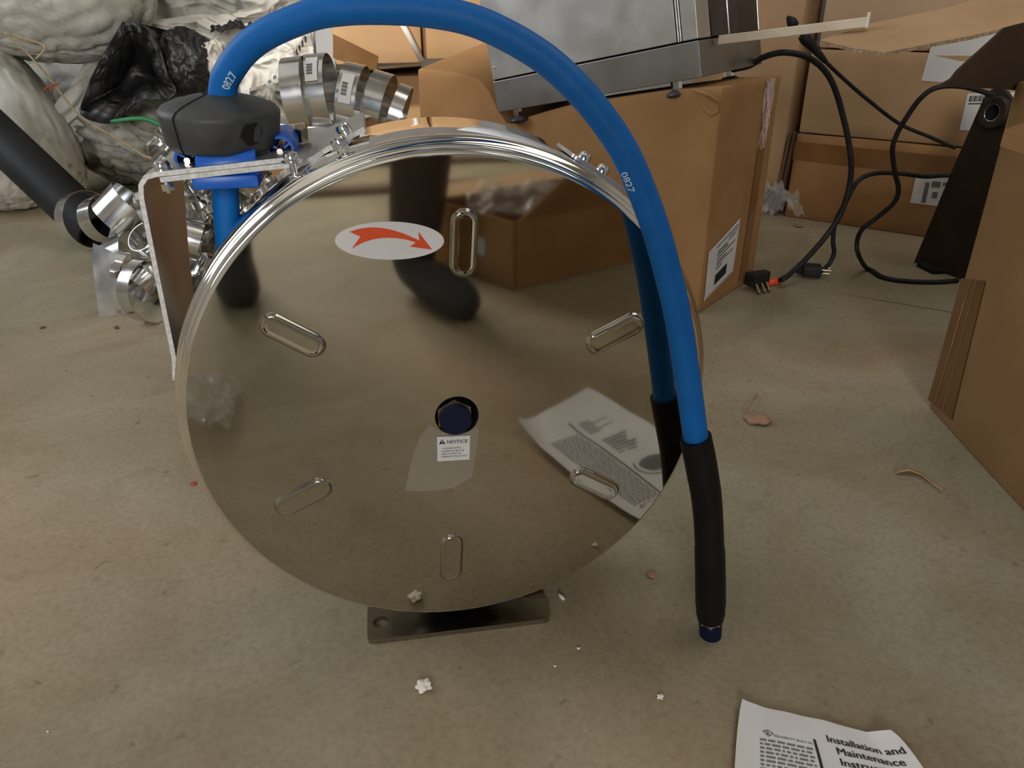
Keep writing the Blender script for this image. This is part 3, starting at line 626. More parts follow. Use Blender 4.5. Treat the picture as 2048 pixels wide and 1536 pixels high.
# row of cartons along the back right
ER = V(0.68, -0.73, 0).normalized(); FRr = V(0.73, 0.68, 0).normalized(); L0 = V(1.138, 1.498, 0)
L1 = Carton('wide_carton', 'wide brown carton on the floor at the bottom of the right rear stack', L0, ER, FRr, 0.62, 0.40, 0.236, KRAFT, 0.003, 11)
U1 = Carton('wide_carton', 'wide tan carton with a blank white sheet, second in the right rear stack', L0 + V(0.004, -0.002, 0.240), ER, FRr, 0.63, 0.40, 0.215, KRAFT2, 0.003, 17)
U2 = Carton('wide_carton', 'film wrapped carton on top of the right rear stack', L0 + V(0.012, -0.01, 0.459) + FRr * 0.02, ER, FRr, 0.60, 0.38, 0.26, KRAFT2, 0.003, 23)
def facequad(B, pts, face='front'): return [B.hit(face, *p) for p in pts]
q = facequad(L1, ((1836, 338), (1908, 344), (1893, 414), (1821, 405))); lb = L1.patch('carton_label', 'front', q, LABEL); plabel(lb, 'white product label printed in black')
L1.bars('label_print', 'front', q, [(0.3, 0.05, 0.85, 0.09), (0.3, 0.35, 0.42, 0.95), (0.48, 0.30, 0.72, 0.47), (0.47, 0.12, 0.9, 0.15), (0.55, 0.6, 0.7, 0.78), (0.78, 0.3, 0.95, 0.4)], GREYINK, lb)
q = [(0.0, 0.215), (0.62, 0.215), (0.62, 0.165), (0.0, 0.165)]; L1.patch('packing_tape', 'front', q, TAPE, 0.0012, 16)
q = facequad(U1, ((1865, 82), (2010, 62), (1985, 172), (1843, 161))); plabel(U1.patch('paper_sheet', 'front', q, PAPER), 'blank white paper sheet stuck on the carton')
q = facequad(U1, ((1936, 187), (2032, 184), (2016, 264), (1919, 260))); lb = U1.patch('carton_label', 'front', q, LABEL); plabel(lb, 'white label with a barcode')
U1.bars('label_print', 'front', q, [(0.06 + 0.035 * k, 0.06, 0.06 + 0.035 * k + (0.018 if k % 3 else 0.026), 0.22) for k in range(14)] + [(0.06, 0.26, 0.6, 0.29)], INK, lb)
U2.patch('stretch_film', 'front', [(0.0, 0.255), (0.60, 0.255), (0.60, 0.004), (0.0, 0.004)], STRETCH, 0.006, 12)
# carton standing left of that stack, behind the crushed one
TC = Carton('tall_carton', 'tall tan carton standing between the crushed carton and the rear stack', L0 - ER * 0.335 - V(0.0, 0.0, 0) + V(0, 0.0, 0.07), ER, FRr, 0.305, 0.30, 0.62, KRAFT2, 0.006, 31)
bm = bmesh.new(); box(bm, (0.01, 0.01, 0), (0.295, 0.29, 0.069))
for v in bm.verts: v.co = L0 - ER * 0.335 + ER * v.co.x + FRr * v.co.y + V(0, 0, v.co.z)
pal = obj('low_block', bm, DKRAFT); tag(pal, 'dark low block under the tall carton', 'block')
q = facequad(TC, ((1526, 279), (1541, 279), (1541, 303), (1526, 305))); plabel(TC.patch('red_tag', 'front', q, REDTAG, 0.002, 2), 'small red tag')
bm = bmesh.new(); a = TC.on('front', 0.275, 0.62 - 0.28, 0.004)
# folded cardboard sheet leaning in the gap beside the lower carton
bm = bmesh.new(); g0 = L0 - ER * 0.022 - FRr * 0.012
for k in (0, 1):
    o = g0 - FRr * 0.012 * k - ER * 0.008 * k
    sheet(bm, [o, o + FRr * 0.28, o + FRr * 0.28 + V(0, 0, 0.22) + ER * 0.012, o + V(0, 0, 0.24) + ER * 0.016], -ER, 0.004)
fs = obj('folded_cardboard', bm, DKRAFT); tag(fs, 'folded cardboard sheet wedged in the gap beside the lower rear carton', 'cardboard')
# crumpled clear plastic on the floor below it
def crumple(name, label, cat, c, a, b, h, m, seed, n=30, sharp=1.0, parent=None, group=None, ru=0.0):
    bm = bmesh.new(); g = []; c = Vector(c)
    for i in range(n + 1):
        r = []
        for j in range(n + 1):
            u, v = i / n * 2 - 1, j / n * 2 - 1; p = V(u * 1.7 + seed * 3.1, v * 1.7, seed)
            z = (0.55 + 0.45 * noise.noise(p)) * max(0, 1 - 0.8 * (u * u + v * v) / 2) + 0.35 * abs(noise.noise(p * 2.3)) + 0.18 * abs(noise.noise(p * 5))
            w = V(u * a + 0.12 * a * noise.noise(p * 1.9 + V(9, 0, 0)), v * b + 0.12 * b * noise.noise(p * 1.9 + V(0, 9, 0)), max(0.0015, z * h * sharp))
            w = Matrix.Rotation(ru, 3, 'Z') @ w; r.append(bm.verts.new(c + w))
        g.append(r)
    for i in range(n):
        for j in range(n): bm.faces.new((g[i][j], g[i + 1][j], g[i + 1][j + 1], g[i][j + 1]))
    o = obj(name, bm, m, parent, m is WRAP)
    if parent is None: tag(o, label, cat, group)
    return o
crumple('plastic_wrap', 'crumpled clear plastic wrap between the crushed carton and the rear stack', 'plastic wrap', at_z(1535, 440) + V(0, 0.02, 0), 0.075, 0.10, 0.13, WRAP, 4)
# ------------------------------------------------------------------ right foreground carton with open flaps
e = V(-0.059, -0.263, 0).normalized(); f = V(-e.y, e.x, 0)
RC = Carton('open_carton', 'tall brown carton with open top flaps at the right edge', V(0.787, 0.352, 0), e, f, 0.46, 0.45, 0.487, DRKRAFT, 0.003, 41)
q = facequad(RC, ((1925, 557), (1974, 562), (1906, 840), (1858, 800))); RC.patch('packing_tape', 'front', q, TAPE2, 0.0014, 10)
for t0, t1, w in ((0.42, 0.30, 0.022), (0.66, 0.62, 0.018)):
    cq = [Vector(q[0]).lerp(Vector(q[1]), t0), Vector(q[0]).lerp(Vector(q[1]), t0 + w), Vector(q[3]).lerp(Vector(q[2]), t1 + w), Vector(q[3]).lerp(Vector(q[2]), t1)]
    RC.patch('tape_crease', 'front', cq, KRAFT, 0.0022, 10)
q = facequad(RC, ((2013, 290), (2100, 325), (2100, 362), (2000, 335)))
RC.patch('packing_tape', 'front', [(0.003, 0.478), (0.11, 0.478), (0.11, 0.405), (0.003, 0.405)], KRAFT, 0.001, 6)
def panel(name, pts, p0, nrm, th, m, parent, core=None):
    bm = bmesh.new(); P = [at_plane(x, y, p0, nrm) for x, y in pts]; n = Vector(nrm)
    if (EYE - P[0]).dot(n) < 0: n = -n
    sd = sheet(bm, P, n, th)
    if core:
        for s_ in sd:
            if s_.is_valid: s_.material_index = 1
        return obj(name, bm, [m, core], parent)
    return obj(name, bm, m, parent)
A_, B_, C_ = at_y(1640, 80, 0.76), at_y(1765, 105, 0.62), at_y(2048, 46, 0.58); fn_ = (B_ - A_).cross(C_ - A_).normalized()
plabel(panel('flap', [(1640, 80), (1662, 86), (1690, 92), (1705, 97), (1730, 99), (1766, 105), (1800, 99), (1870, 85), (1940, 72), (2048, 46), (2200, 16), (2200, -60), (1990, -16), (1900, 14), (1745, 46), (1690, 64)], A_, fn_, 0.006, KRAFT2, RC.t, CORE), 'tan flap folded outwards with a torn edge')
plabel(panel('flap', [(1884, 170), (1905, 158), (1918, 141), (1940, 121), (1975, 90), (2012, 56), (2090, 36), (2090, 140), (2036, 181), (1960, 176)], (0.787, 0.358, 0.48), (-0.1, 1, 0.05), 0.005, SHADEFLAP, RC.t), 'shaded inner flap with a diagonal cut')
# dark iron plate with a boss leaning behind it
pn = V(-0.97, -0.19, 0.11).normalized(); pp = at_z(1828, 525)
PLT = thing('iron_plate', 'dark iron bracket plate with a round bored boss leaning by the rear cartons', 'bracket', pp)
panel('plate', [(1828, 524), (1880, 545), (1926, 562), (1990, 585), (2010, 480), (2016, 350), (2022, 262), (2026, 228), (2022, 198), (2010, 181), (1996, 175), (1981, 180), (1968, 195), (1954, 226), (1900, 350)], pp, pn, 0.012, DARKIRON, PLT)
bc = at_plane(1995, 226, pp, pn); bm = bmesh.new()
lathe(bm, [(0.017, 0.0), (0.017, 0.016), (0.019, 0.0175), (0.032, 0.0175), (0.034, 0.015), (0.0345, 0.0)], bc, pn, 40); obj('boss', bm, DARKIRON, PLT, True, 40)
bm = bmesh.new(); lathe(bm, [(0.0, 0.001), (0.0168, 0.001), (0.0168, 0.0165)], bc, pn, 40); obj('bore', bm, VOID, PLT, True)
bm = bmesh.new(); lathe(bm, [(0.0168, 0.0168), (0.0178, 0.0172)], bc, pn, 40); obj('bore_edge', bm, CHROME, PLT, True)
bm = bmesh.new(); kp = bc + pn * 0.0178 + V(0, 0, 0.0255); cyl(bm, kp, kp + pn * 0.0006, 0.0035, n=16); obj('grub_hole', bm, VOID, PLT)
bm = bmesh.new(); fb = at_z(1838, 536); box(bm, (fb.x, fb.y - 0.05, 0.0), (fb.x + 0.05, fb.y + 0.012, 0.010), bevel=0.002); obj('foot_block', bm, VOID, PLT)
# pale wooden strip
wa, wb = at_y(1438, 80, 0.90), at_y(1733, 44, 0.74); bm = bmesh.new(); wd = (wb - wa).normalized(); wu = V(0, 0, 1); wn = wd.cross(wu).normalized(); Lw = (wb - wa).length
Mw = Matrix(((wd.x, wn.x, wu.x, wa.x), (wd.y, wn.y, wu.y, wa.y), (wd.z, wn.z, wu.z, wa.z), (0, 0, 0, 1)))
WS = thing('wood_strip', 'pale square wooden strip resting between the appliance and the tan flap', 'stick', (wa + wb) / 2)
box(bm, (0, -0.007, -0.008), (Lw, 0.007, 0.008), Mw, 0.001); obj('strip', bm, STICK, WS)
bm = bmesh.new(); box(bm, (Lw, -0.0075, -0.0095), (Lw + 0.004, 0.0075, 0.015), Mw, 0.001); obj('end_clip', bm, FOAM, WS)
# cables
def cable(name, label, pts, r, extra=None, m=CABLE):
    P = [at_z(x, y, r) if k == 'f' else at_y(x, y, k) for x, y, k in pts]
    t = thing(name, label, 'cable', P[-1]); bm = bmesh.new(); pa = catmull(P, 8)
    for p in pa: p.z = max(p.z, r)
    tube(bm, pa, r, 12); obj('cord', bm, m, t, True); return t, pa
t, pa = cable('power_cable', 'thick black cable arching from the appliance to a plug with orange tape', [(1466, 139, 1.03), (1500, 131, 1.05), (1528, 114, 1.03), (1570, 105, 1.0), (1622, 118, 0.98), (1662, 160, 0.97), (1688, 240, 0.96), (1702, 320, 0.95), (1698, 375, 0.95), (1680, 430, 0.95), (1650, 475, 0.95), (1610, 520, 0.94), (1580, 548, 0.925), (1566, 558, 0.915), (1558, 561, 'f')], 0.0062)
pe, pd = pa[-1], (pa[-1] - pa[-6]).normalized(); pd = V(-0.92, -0.30, 0).normalized()
bm = bmesh.new(); base = at_z(1560, 561, 0.007); pts = [base + pd * 0.044 * k / 14 for k in range(15)]; tube(bm, pts, [0.0072 + 0.0009 * math.sin(k * 1.7) for k in range(15)], 14); plabel(obj('orange_tape', bm, ORANGE, t, True), 'bright orange tape wrapped round the cord')
def plug_body(t, o, d, s, name='plug'):
    x = d; y = V(0, 0, 1).cross(d); M = Matrix(((x.x, y.x, 0, o.x), (x.y, y.y, 0, o.y), (x.z, y.z, 1, o.z), (0, 0, 0, 1)))
    return M
M = plug_body(t, base + pd * 0.042, pd, 1)
bm = bmesh.new(); vs = box(bm, (0, -0.016, -0.004), (0.055, 0.016, 0.026), None, 0.004, 2)
for v in vs:
    k = v.co.x / 0.055; v.co.y *= 0.55 + 0.45 * min(1, k * 1.6); v.co = M @ (v.co + V(0, 0, 0.006))
pb = obj('plug', bm, CABLE, t, True, 40)
for yy, xx in ((0.006, 0.046), (0.006, 0.016), (-0.004, 0.030)):
    bm = bmesh.new(); a = M @ V(xx, 0.014, 0.009); pz = V(-0.05, -0.55, -0.30).normalized(); tube(bm, [a, a + pz * 0.02, V((a + pz * 0.026).x, (a + pz * 0.026).y, max(0.003, (a + pz * 0.026).z))], 0.0034, 10); obj('plug_pin', bm, BRASS, pb)
t, pa = cable('power_cable', 'black cable passing behind the iron plate to a plug without tape', [(1915, 352, 1.04), (1888, 351, 1.03), (1850, 353, 1.02), (1800, 347, 1.01), (1750, 347, 1.0), (1716, 362, 0.99), (1694, 400, 0.985), (1672, 440, 0.98), (1666, 480, 0.975), (1668, 505, 0.97), (1660, 525, 0.968), (1648, 538, 0.966), (1640, 545, 0.964)], 0.0052)
o = pa[-1]; d = V(-0.75, 0.35, 0).normalized(); o = V(o.x, o.y, 0.004)
M = plug_body(t, o + d * 0.012, d, 1); bm = bmesh.new(); vs = box(bm, (-0.014, -0.017, 0), (0.028, 0.017, 0.026), None, 0.004, 2)
for v in vs: v.co = M @ v.co
pb = obj('plug', bm, CABLE, t, True, 40)
bm = bmesh.new(); vs = box(bm, (0.028, -0.010, 0.003), (0.040, 0.010, 0.028), M, 0.003, 2); obj('plug_grip', bm, CABLE, pb, True, 40)
for yy, zz in ((0.010, 0.018), (-0.010, 0.018), (-0.004, 0.006)):
    bm = bmesh.new(); tube(bm, [M @ V(-0.014, yy, zz), M @ V(-0.034, yy, zz)], 0.0023, 8); obj('plug_pin', bm, BRASS, pb)
t, pa = cable('power_cable', 'straight black cable running from a black connector down behind the iron plate', [(1578, 38, 1.16), (1592, 55, 1.14), (1610, 76, 1.13), (1640, 112, 1.12), (1690, 160, 1.10), (1740, 203, 1.09), (1800, 248, 1.08), (1860, 274, 1.06), (1910, 296, 1.05)], 0.0042)
bm = bmesh.new(); k0 = at_y(1604, 70, 1.132); k1 = at_y(1652, 124, 1.114); tube(bm, [k0.lerp(k1, i / 8) for i in range(9)], [0.0105, 0.0125, 0.012, 0.0105, 0.009, 0.0085, 0.0075, 0.0065, 0.005], 14); plabel(obj('connector', bm, CABLE, t, True), 'tapered black connector boot')
bm = bmesh.new(); k0 = at_y(1575, 34, 1.16); k1 = at_y(1590, 52, 1.142); tube(bm, [k0, k0.lerp(k1, 0.5), k1], [0.004, 0.011, 0.010], 10); obj('connector', bm, CABLE, t, True)
t, pa = cable('power_cable', 'black cable looping over the boss and curling onto the floor by the iron plate', [(1985, 190, 0.84), (1955, 180, 0.84), (1925, 173, 0.85), (1890, 172, 0.86), (1862, 180, 0.87), (1838, 200, 0.88), (1815, 232, 0.89), (1794, 268, 0.9), (1785, 300, 0.9), (1790, 345, 0.9), (1797, 378, 0.9), (1788, 405, 0.905), (1755, 434, 0.91), (1725, 458, 0.92), (1714, 485, 0.93), (1718, 512, 0.93), (1735, 538, 'f'), (1765, 554, 'f'), (1810, 562, 'f'), (1870, 564, 'f'), (1915, 561, 'f')], 0.0052)
# ------------------------------------------------------------------ left rear: sacks, black bag, pipe, rope
RXv, RYv, RZv = V(*CM[0]), V(*CM[1]), V(*CM[2])
def blob(name, label, cat, px, py, y, hw, hh, dep, rot, seed, m, crease=0.05, n=(84, 56), low=0.0, group=None, pw=2.4, tie=None, parent=None):
    c = at_y(px, py, y); k = (CM @ (c - EYE)).z / FPX; a, b = hw * k, hh * k
    cr, sr = math.cos(rot), math.sin(rot); U = RXv * cr + RYv * sr; Vv = (-RYv) * cr + RXv * sr; D = RZv
    bm = bmesh.new(); nu, nv = n; rows = []; sc_ = max(a, b)
    for i in range(nv + 1):
        th = PI * i / nv; r = []
        for j in range(nu):
            fi = 2 * PI * j / nu; d = V(math.sin(th) * math.cos(fi), math.cos(th), math.sin(th) * math.sin(fi))
            s = (abs(d.x) ** pw + abs(d.y) ** pw + abs(d.z) ** pw) ** (-1 / pw); d2 = d * s
            w = d2 + V(noise.noise(d2 * 1.6 + V(seed, 0, 0)), noise.noise(d2 * 1.6 + V(0, seed, 7)), noise.noise(d2 * 1.6 + V(3, 0, seed))) * 0.35
            n1 = noise.noise(w * 2.2 + V(seed * 1.3, 2, 0)); n2 = noise.noise(w * V(1, 1, 1).x * 4.7 + V(0, seed, 5)); n3 = noise.noise(w * 9.5 + V(4, seed, 1))
            q = 1 + 0.12 * noise.noise(d2 * 1.1 + V(seed, seed, 0)) - crease * 1.6 * math.exp(-(n1 / 0.10) ** 2) - crease * math.exp(-(n2 / 0.13) ** 2) + crease * 0.7 * n2 + crease * 0.35 * abs(n3)
            p = c + U * (d2.x * a * q) + Vv * (d2.y * b * q) + D * (d2.z * dep * q)
            p.z = max(p.z, low + 0.002 + 0.003 * abs(n3)); r.append(p)
        rows.append(r)
    top = bm.verts.new(rows[0][0]); bot = bm.verts.new(rows[-1][0]); R = [[bm.verts.new(p) for p in r] for r in rows[1:-1]]
    for j in range(nu):
        bm.faces.new((top, R[0][j], R[0][(j + 1) % nu])); bm.faces.new((bot, R[-1][(j + 1) % nu], R[-1][j]))
    for A, Bq in zip(R, R[1:]):
        for j in range(nu): bm.faces.new((A[j], Bq[j], Bq[(j + 1) % nu], A[(j + 1) % nu]))
    bmesh.ops.recalc_face_normals(bm, faces=bm.faces[:]); o = obj(name, bm, m, parent, True)
    if parent is None: tag(o, label, cat, group)
    return o
def cloth(name, label, cat, pts, y, m, seed, fold=0.02, n=46, th=0.003, fdir=0.0, group=None, bow=0.04):
    """a limp empty sack: a quad of cloth (four pixels, each at its own depth) thrown into folds"""
    Q = [at_y(p[0], p[1], y + (p[2] if len(p) > 2 else 0)) for p in pts]; nrm = (Q[1] - Q[0]).cross(Q[3] - Q[0]).normalized()
    if nrm.dot(EYE - Q[0]) < 0: nrm = -nrm
    bm = bmesh.new(); g = []; cf, sf_ = math.cos(fdir), math.sin(fdir); Lx = max((Q[1] - Q[0]).length, (Q[3] - Q[0]).length)
    for i in range(n + 1):
        r = []
        for j in range(n + 1):
            u, v = i / n, j / n; ed = 0.07 * noise.noise(V(u * 5, v * 5, seed)) * (1 if min(u, v, 1 - u, 1 - v) < 0.02 else 0.4)
            p = Q[0].lerp(Q[1], u).lerp(Q[3].lerp(Q[2], u), v); w = V(u * cf - v * sf_, (u * sf_ + v * cf) * 0.35, 0) + V(noise.noise(V(u * 2, v * 2, seed)), noise.noise(V(u * 2, v * 2, seed + 5)), 0) * 0.22
            f1 = noise.noise(w * 3.4 + V(seed, 0, 1)); f2 = noise.noise(w * 7.5 + V(0, seed, 2)); f3 = noise.noise(w * 15 + V(seed, 3, 3))
            h = fold * (1.5 * (1 - 2.2 * abs(f1)) + 0.55 * (0.5 - 1.6 * abs(f2)) + 0.10 * f3) + bow * 4 * u * (1 - u) * v * (1 - v) * 1.5 + ed * Lx * 0.25
            p = p + nrm * h + (Q[1] - Q[0]) * ed * 0.3; p.z = max(p.z, 0.003); r.append(bm.verts.new(p))
        g.append(r)
    for i in range(n):
        for j in range(n): bm.faces.new((g[i][j], g[i + 1][j], g[i + 1][j + 1], g[i][j + 1]))
    bmesh.ops.recalc_face_normals(bm, faces=bm.faces[:]); o = obj(name, bm, m, None, True); tag(o, label, cat, group)
    o['_q'] = 0
    del o['_q']; return o, Q, nrm
blob('sack', 'dark shaded bulk sack at the very back of the heap', 'sack', 330, 60, 2.95, 420, 210, 0.16, 0.0, 61, DUSTY, 0.04)
blob('sack', 'big dirty white sack at the top left corner of the heap', 'sack', 95, -10, 2.28, 205, 118, 0.25, -0.10, 5, WOVEN, 0.035)
blob('sack', 'white sack lying slantwise behind the black pipe', 'sack', 40, 235, 2.22, 70, 190, 0.16, -0.52, 9, WOVEN, 0.03)
blob('sack', 'pale sack slumped on the floor left of the black pipe', 'sack', -10, 350, 2.02, 78, 66, 0.16, 0.1, 13, WOVEN, 0.03)
cloth('sack', 'creased grey white sack draped beneath the top left sack', 'sack', [(85, 235), (225, 45, 0.24), (300, 60, 0.30), (170, 330, 0.06)], 2.20, WOVEN, 3.3, 0.018, fdir=0.9)
blob('sack', 'grimy translucent sack on the floor behind the clamp bundle', 'sack', 270, 290, 2.36, 120, 78, 0.20, 0.15, 21, DUSTY, 0.07, n=(110, 70))
blob('sack', 'grimy sack just below the open black bag', 'sack', 320, 232, 2.62, 80, 40, 0.15, 0.1, 25, DUSTY, 0.07)
cloth('empty_sack', 'flattened white sack at the top above the black bag', 'sack', [(270, -40), (480, -50), (470, 40), (290, 40)], 2.50, WOVEN, 7.7, 0.02, fdir=0.2)
cloth('empty_sack', 'twisted white sack folded just above the black bag', 'sack', [(240, 50), (420, 25), (470, 70), (330, 95)], 2.36, WOVEN, 2.1, 0.03, fdir=1.4)
cloth('empty_sack', 'rumpled white sack behind the left bend of the hose', 'sack', [(395, 40), (520, 10), (560, 90), (430, 150)], 2.32, WOVEN, 4.4, 0.028, fdir=0.8)
cloth('empty_sack', 'white sack hanging at the top edge by the hose', 'sack', [(470, -40), (640, -40), (600, 40), (500, 50)], 2.44, WOVEN, 8.2, 0.02, fdir=0.5)
blob('sack', 'big pale sack under the printed sacks behind the rubber stopper', 'sack', 535, 215, 2.30, 120, 115, 0.17, 0.1, 47, WOVEN, 0.04)
s1, Q1, N1 = cloth('printed_sack', 'white sack with bold black print under the hose arch', 'sack', [(545, 85), (625, 50), (632, 140), (560, 150)], 2.12, WOVEN, 1.2, 0.010, fdir=0.6, bow=0.03)
s2, Q2, N2 = cloth('printed_sack', 'white sack with faint print beside the rubber stopper', 'sack', [(470, 130), (590, 95), (610, 170), (490, 215)], 2.04, WOVEN, 6.1, 0.012, fdir=0.3, bow=0.03)
cloth('empty_sack', 'grey sack fallen between the stopper and the steel rings', 'sack', [(500, 175), (580, 160), (570, 260), (510, 260)], 1.98, DUSTY, 9.3, 0.015, fdir=1.0)
cloth('empty_sack', 'pale sack strip leaning left of the printed sacks', 'sack', [(395, 90), (440, 75), (470, 190), (430, 190)], 2.10, WOVEN, 5.9, 0.014, fdir=1.2)
def sack_print(o, Q, N, rows, m, lift):
    bm = bmesh.new()
    for (u, v, du, dv) in rows:
        p = [Q[0].lerp(Q[1], a).lerp(Q[3].lerp(Q[2], a), b) for a, b in ((u, v), (u + du, v - 0.02), (u + du, v + dv), (u, v + dv + 0.02))]
        bm.faces.new([bm.verts.new(x + N * lift) for x in p])
    x = obj('sack_print', bm, m, o); x['kind'] = 'stuff'
sack_print(s1, Q1, N1, [(0.12 + 0.085 * k, 0.78 - 0.075 * k, 0.05, 0.12) for k in range(9)], INK, 0.052)
sack_print(s2, Q2, N2, [(0.10 + 0.095 * k, 0.80 - 0.06 * k, 0.055, 0.06) for k in range(8)], GREYINK, 0.056)
# black plastic bag, mouth open towards the floor
BB = thing('black_bag', 'black plastic bag lying open on the white sacks', 'bag', at_y(300, 200, 2.1))
def openbag():
    bm = bmesh.new(); rim = [(245, 45), (285, 52), (318, 95), (336, 150), (352, 182), (330, 200), (290, 198), (262, 214), (240, 236), (212, 246), (163, 228), (172, 185), (190, 140), (215, 95)]
    back = [(255, 42), (300, 52), (360, 70), (415, 110), (432, 140), (420, 175), (365, 190), (310, 185), (290, 190), (262, 200), (210, 200), (205, 170), (215, 120), (235, 80)]
    ys = [(0, 2.05), (1, 2.05)]
    n = len(rim); subs = 4
    def ring(P, y, jit, seed, scale=1.0, cx=0, cy=0):
        out = []
        pts = catmull([V(a, b, 0) for a, b in P + [P[0]]], subs)[:-1]
        for i, p in enumerate(pts): out.append(at_y(cx + (p.x - cx) * scale, cy + (p.y - cy) * scale, y + jit * noise.noise(V(i * 0.45, seed, 0))))
        return out
    rings = [ring(rim, 2.02, 0.03, 1), ring(rim, 2.05, 0.04, 2, 1.02, 260, 150)]
    rings += [ring([(r[0] * (1 - t) + b[0] * t, r[1] * (1 - t) + b[1] * t) for r, b in zip(rim, back)], 2.05 + 0.10 * math.sin(PI * t) * 0.6 + 0.12 * t, 0.06, 3 + t) for t in (0.2, 0.4, 0.6, 0.8, 1.0)]
    return bm, rings
bm, rings = openbag(); vr = [[bm.verts.new(p) for p in r] for r in rings]
for A, Bq in zip(vr, vr[1:]):
    for i in range(len(A)): bm.faces.new((A[i], A[(i + 1) % len(A)], Bq[(i + 1) % len(A)], Bq[i]))
inner = [at_y(1024 + (x - 1024), y, 2.3) for x, y in [(262, 140)]][0]; iv = bm.verts.new(inner); A = vr[0]
mid = [bm.verts.new(v.co.lerp(inner, 0.55) + V(0, 0.09, -0.01)) for v in A]
for i in range(len(A)):
    bm.faces.new((A[(i + 1) % len(A)], A[i], mid[i], mid[(i + 1) % len(A)])); bm.faces.new((mid[(i + 1) % len(A)], mid[i], iv))
obj('bag_mouth', bm, BLACKBAG, BB, True)
blob('bag_body', '', '', 378, 128, 2.14, 62, 62, 0.10, 0.55, 33, BLACKBAG, 0.045, n=(110, 70), parent=BB)
crumple('dark_cloth', 'dark crumpled cloth strip between the white sacks near the hose', 'cloth', at_y(480, 72, 2.26), 0.08, 0.05, 0.05, BLACKBAG, 2, 20, ru=0.5)
# pipe
pA, pB = at_y(-170, 118, 1.92), at_y(196, 462, 1.545); pdv = (pB - pA).normalized()
bm = bmesh.new(); lathe(bm, [(0.050, 0.0), (0.058, 0.0), (0.058, (pB - pA).length), (0.050, (pB - pA).length), (0.050, 0.0)], pA, pdv, 48)
pipe = obj('black_pipe', bm, PIPE, None, True, 40); tag(pipe, 'thick black plastic pipe slanting down over the white sacks', 'pipe')
# rope, strings and strap
bm = bmesh.new(); rp_ = catmull([V(*at_y(10, 66, 1.95)), V(*at_y(40, 92, 1.95)), V(*at_y(72, 125, 1.95)), V(*at_y(108, 168, 1.96)), V(*at_y(150, 222, 1.96)), V(*at_y(190, 252, 1.95)), V(*at_y(235, 278, 1.93)), V(*at_y(285, 310, 1.9)), V(*at_y(310, 318, 1.88))], 8)
tube(bm, rp_, 0.0032, 8); tag(obj('rope', bm, ROPE, None, True), 'thin tan rope running down across the sacks', 'rope')
bm = bmesh.new(); tube(bm, catmull([V(*at_y(12, 68, 1.96)), V(*at_y(50, 78, 1.96)), V(*at_y(82, 88, 1.96)), V(*at_y(90, 98, 1.95)), V(*at_y(72, 118, 1.945))], 6), 0.0030, 8); tag(obj('rope', bm, ROPE, None, True), 'short tan rope loop hanging from the top left sack', 'rope')
bm = bmesh.new(); rr_ = at_y(105, 172, 1.945); tube(bm, catmull([rr_ + V(-0.028, 0, -0.012), rr_ + V(-0.005, -0.006, 0), rr_ + V(0.02, 0, 0.006)], 5), 0.0022, 6); tube(bm, catmull([rr_ + V(0.004, -0.006, 0.006), rr_ + V(0, -0.007, -0.004), rr_ + V(-0.006, -0.004, -0.02)], 5), 0.0020, 6)
tag(obj('red_string', bm, REDSTR, None, True), 'bit of red string knotted round the tan rope', 'string')
bm = bmesh.new(); tube(bm, catmull([V(*at_y(225, 243, 2.02)), V(*at_y(262, 238, 2.0)), V(*at_y(290, 238, 2.0)), V(*at_y(318, 248, 2.0)), V(*at_y(345, 264, 2.0))], 6), 0.011, 10, flat=0.6); tag(obj('green_strap', bm, GREEN, None, True), 'bright green plastic strap below the black bag', 'strap')
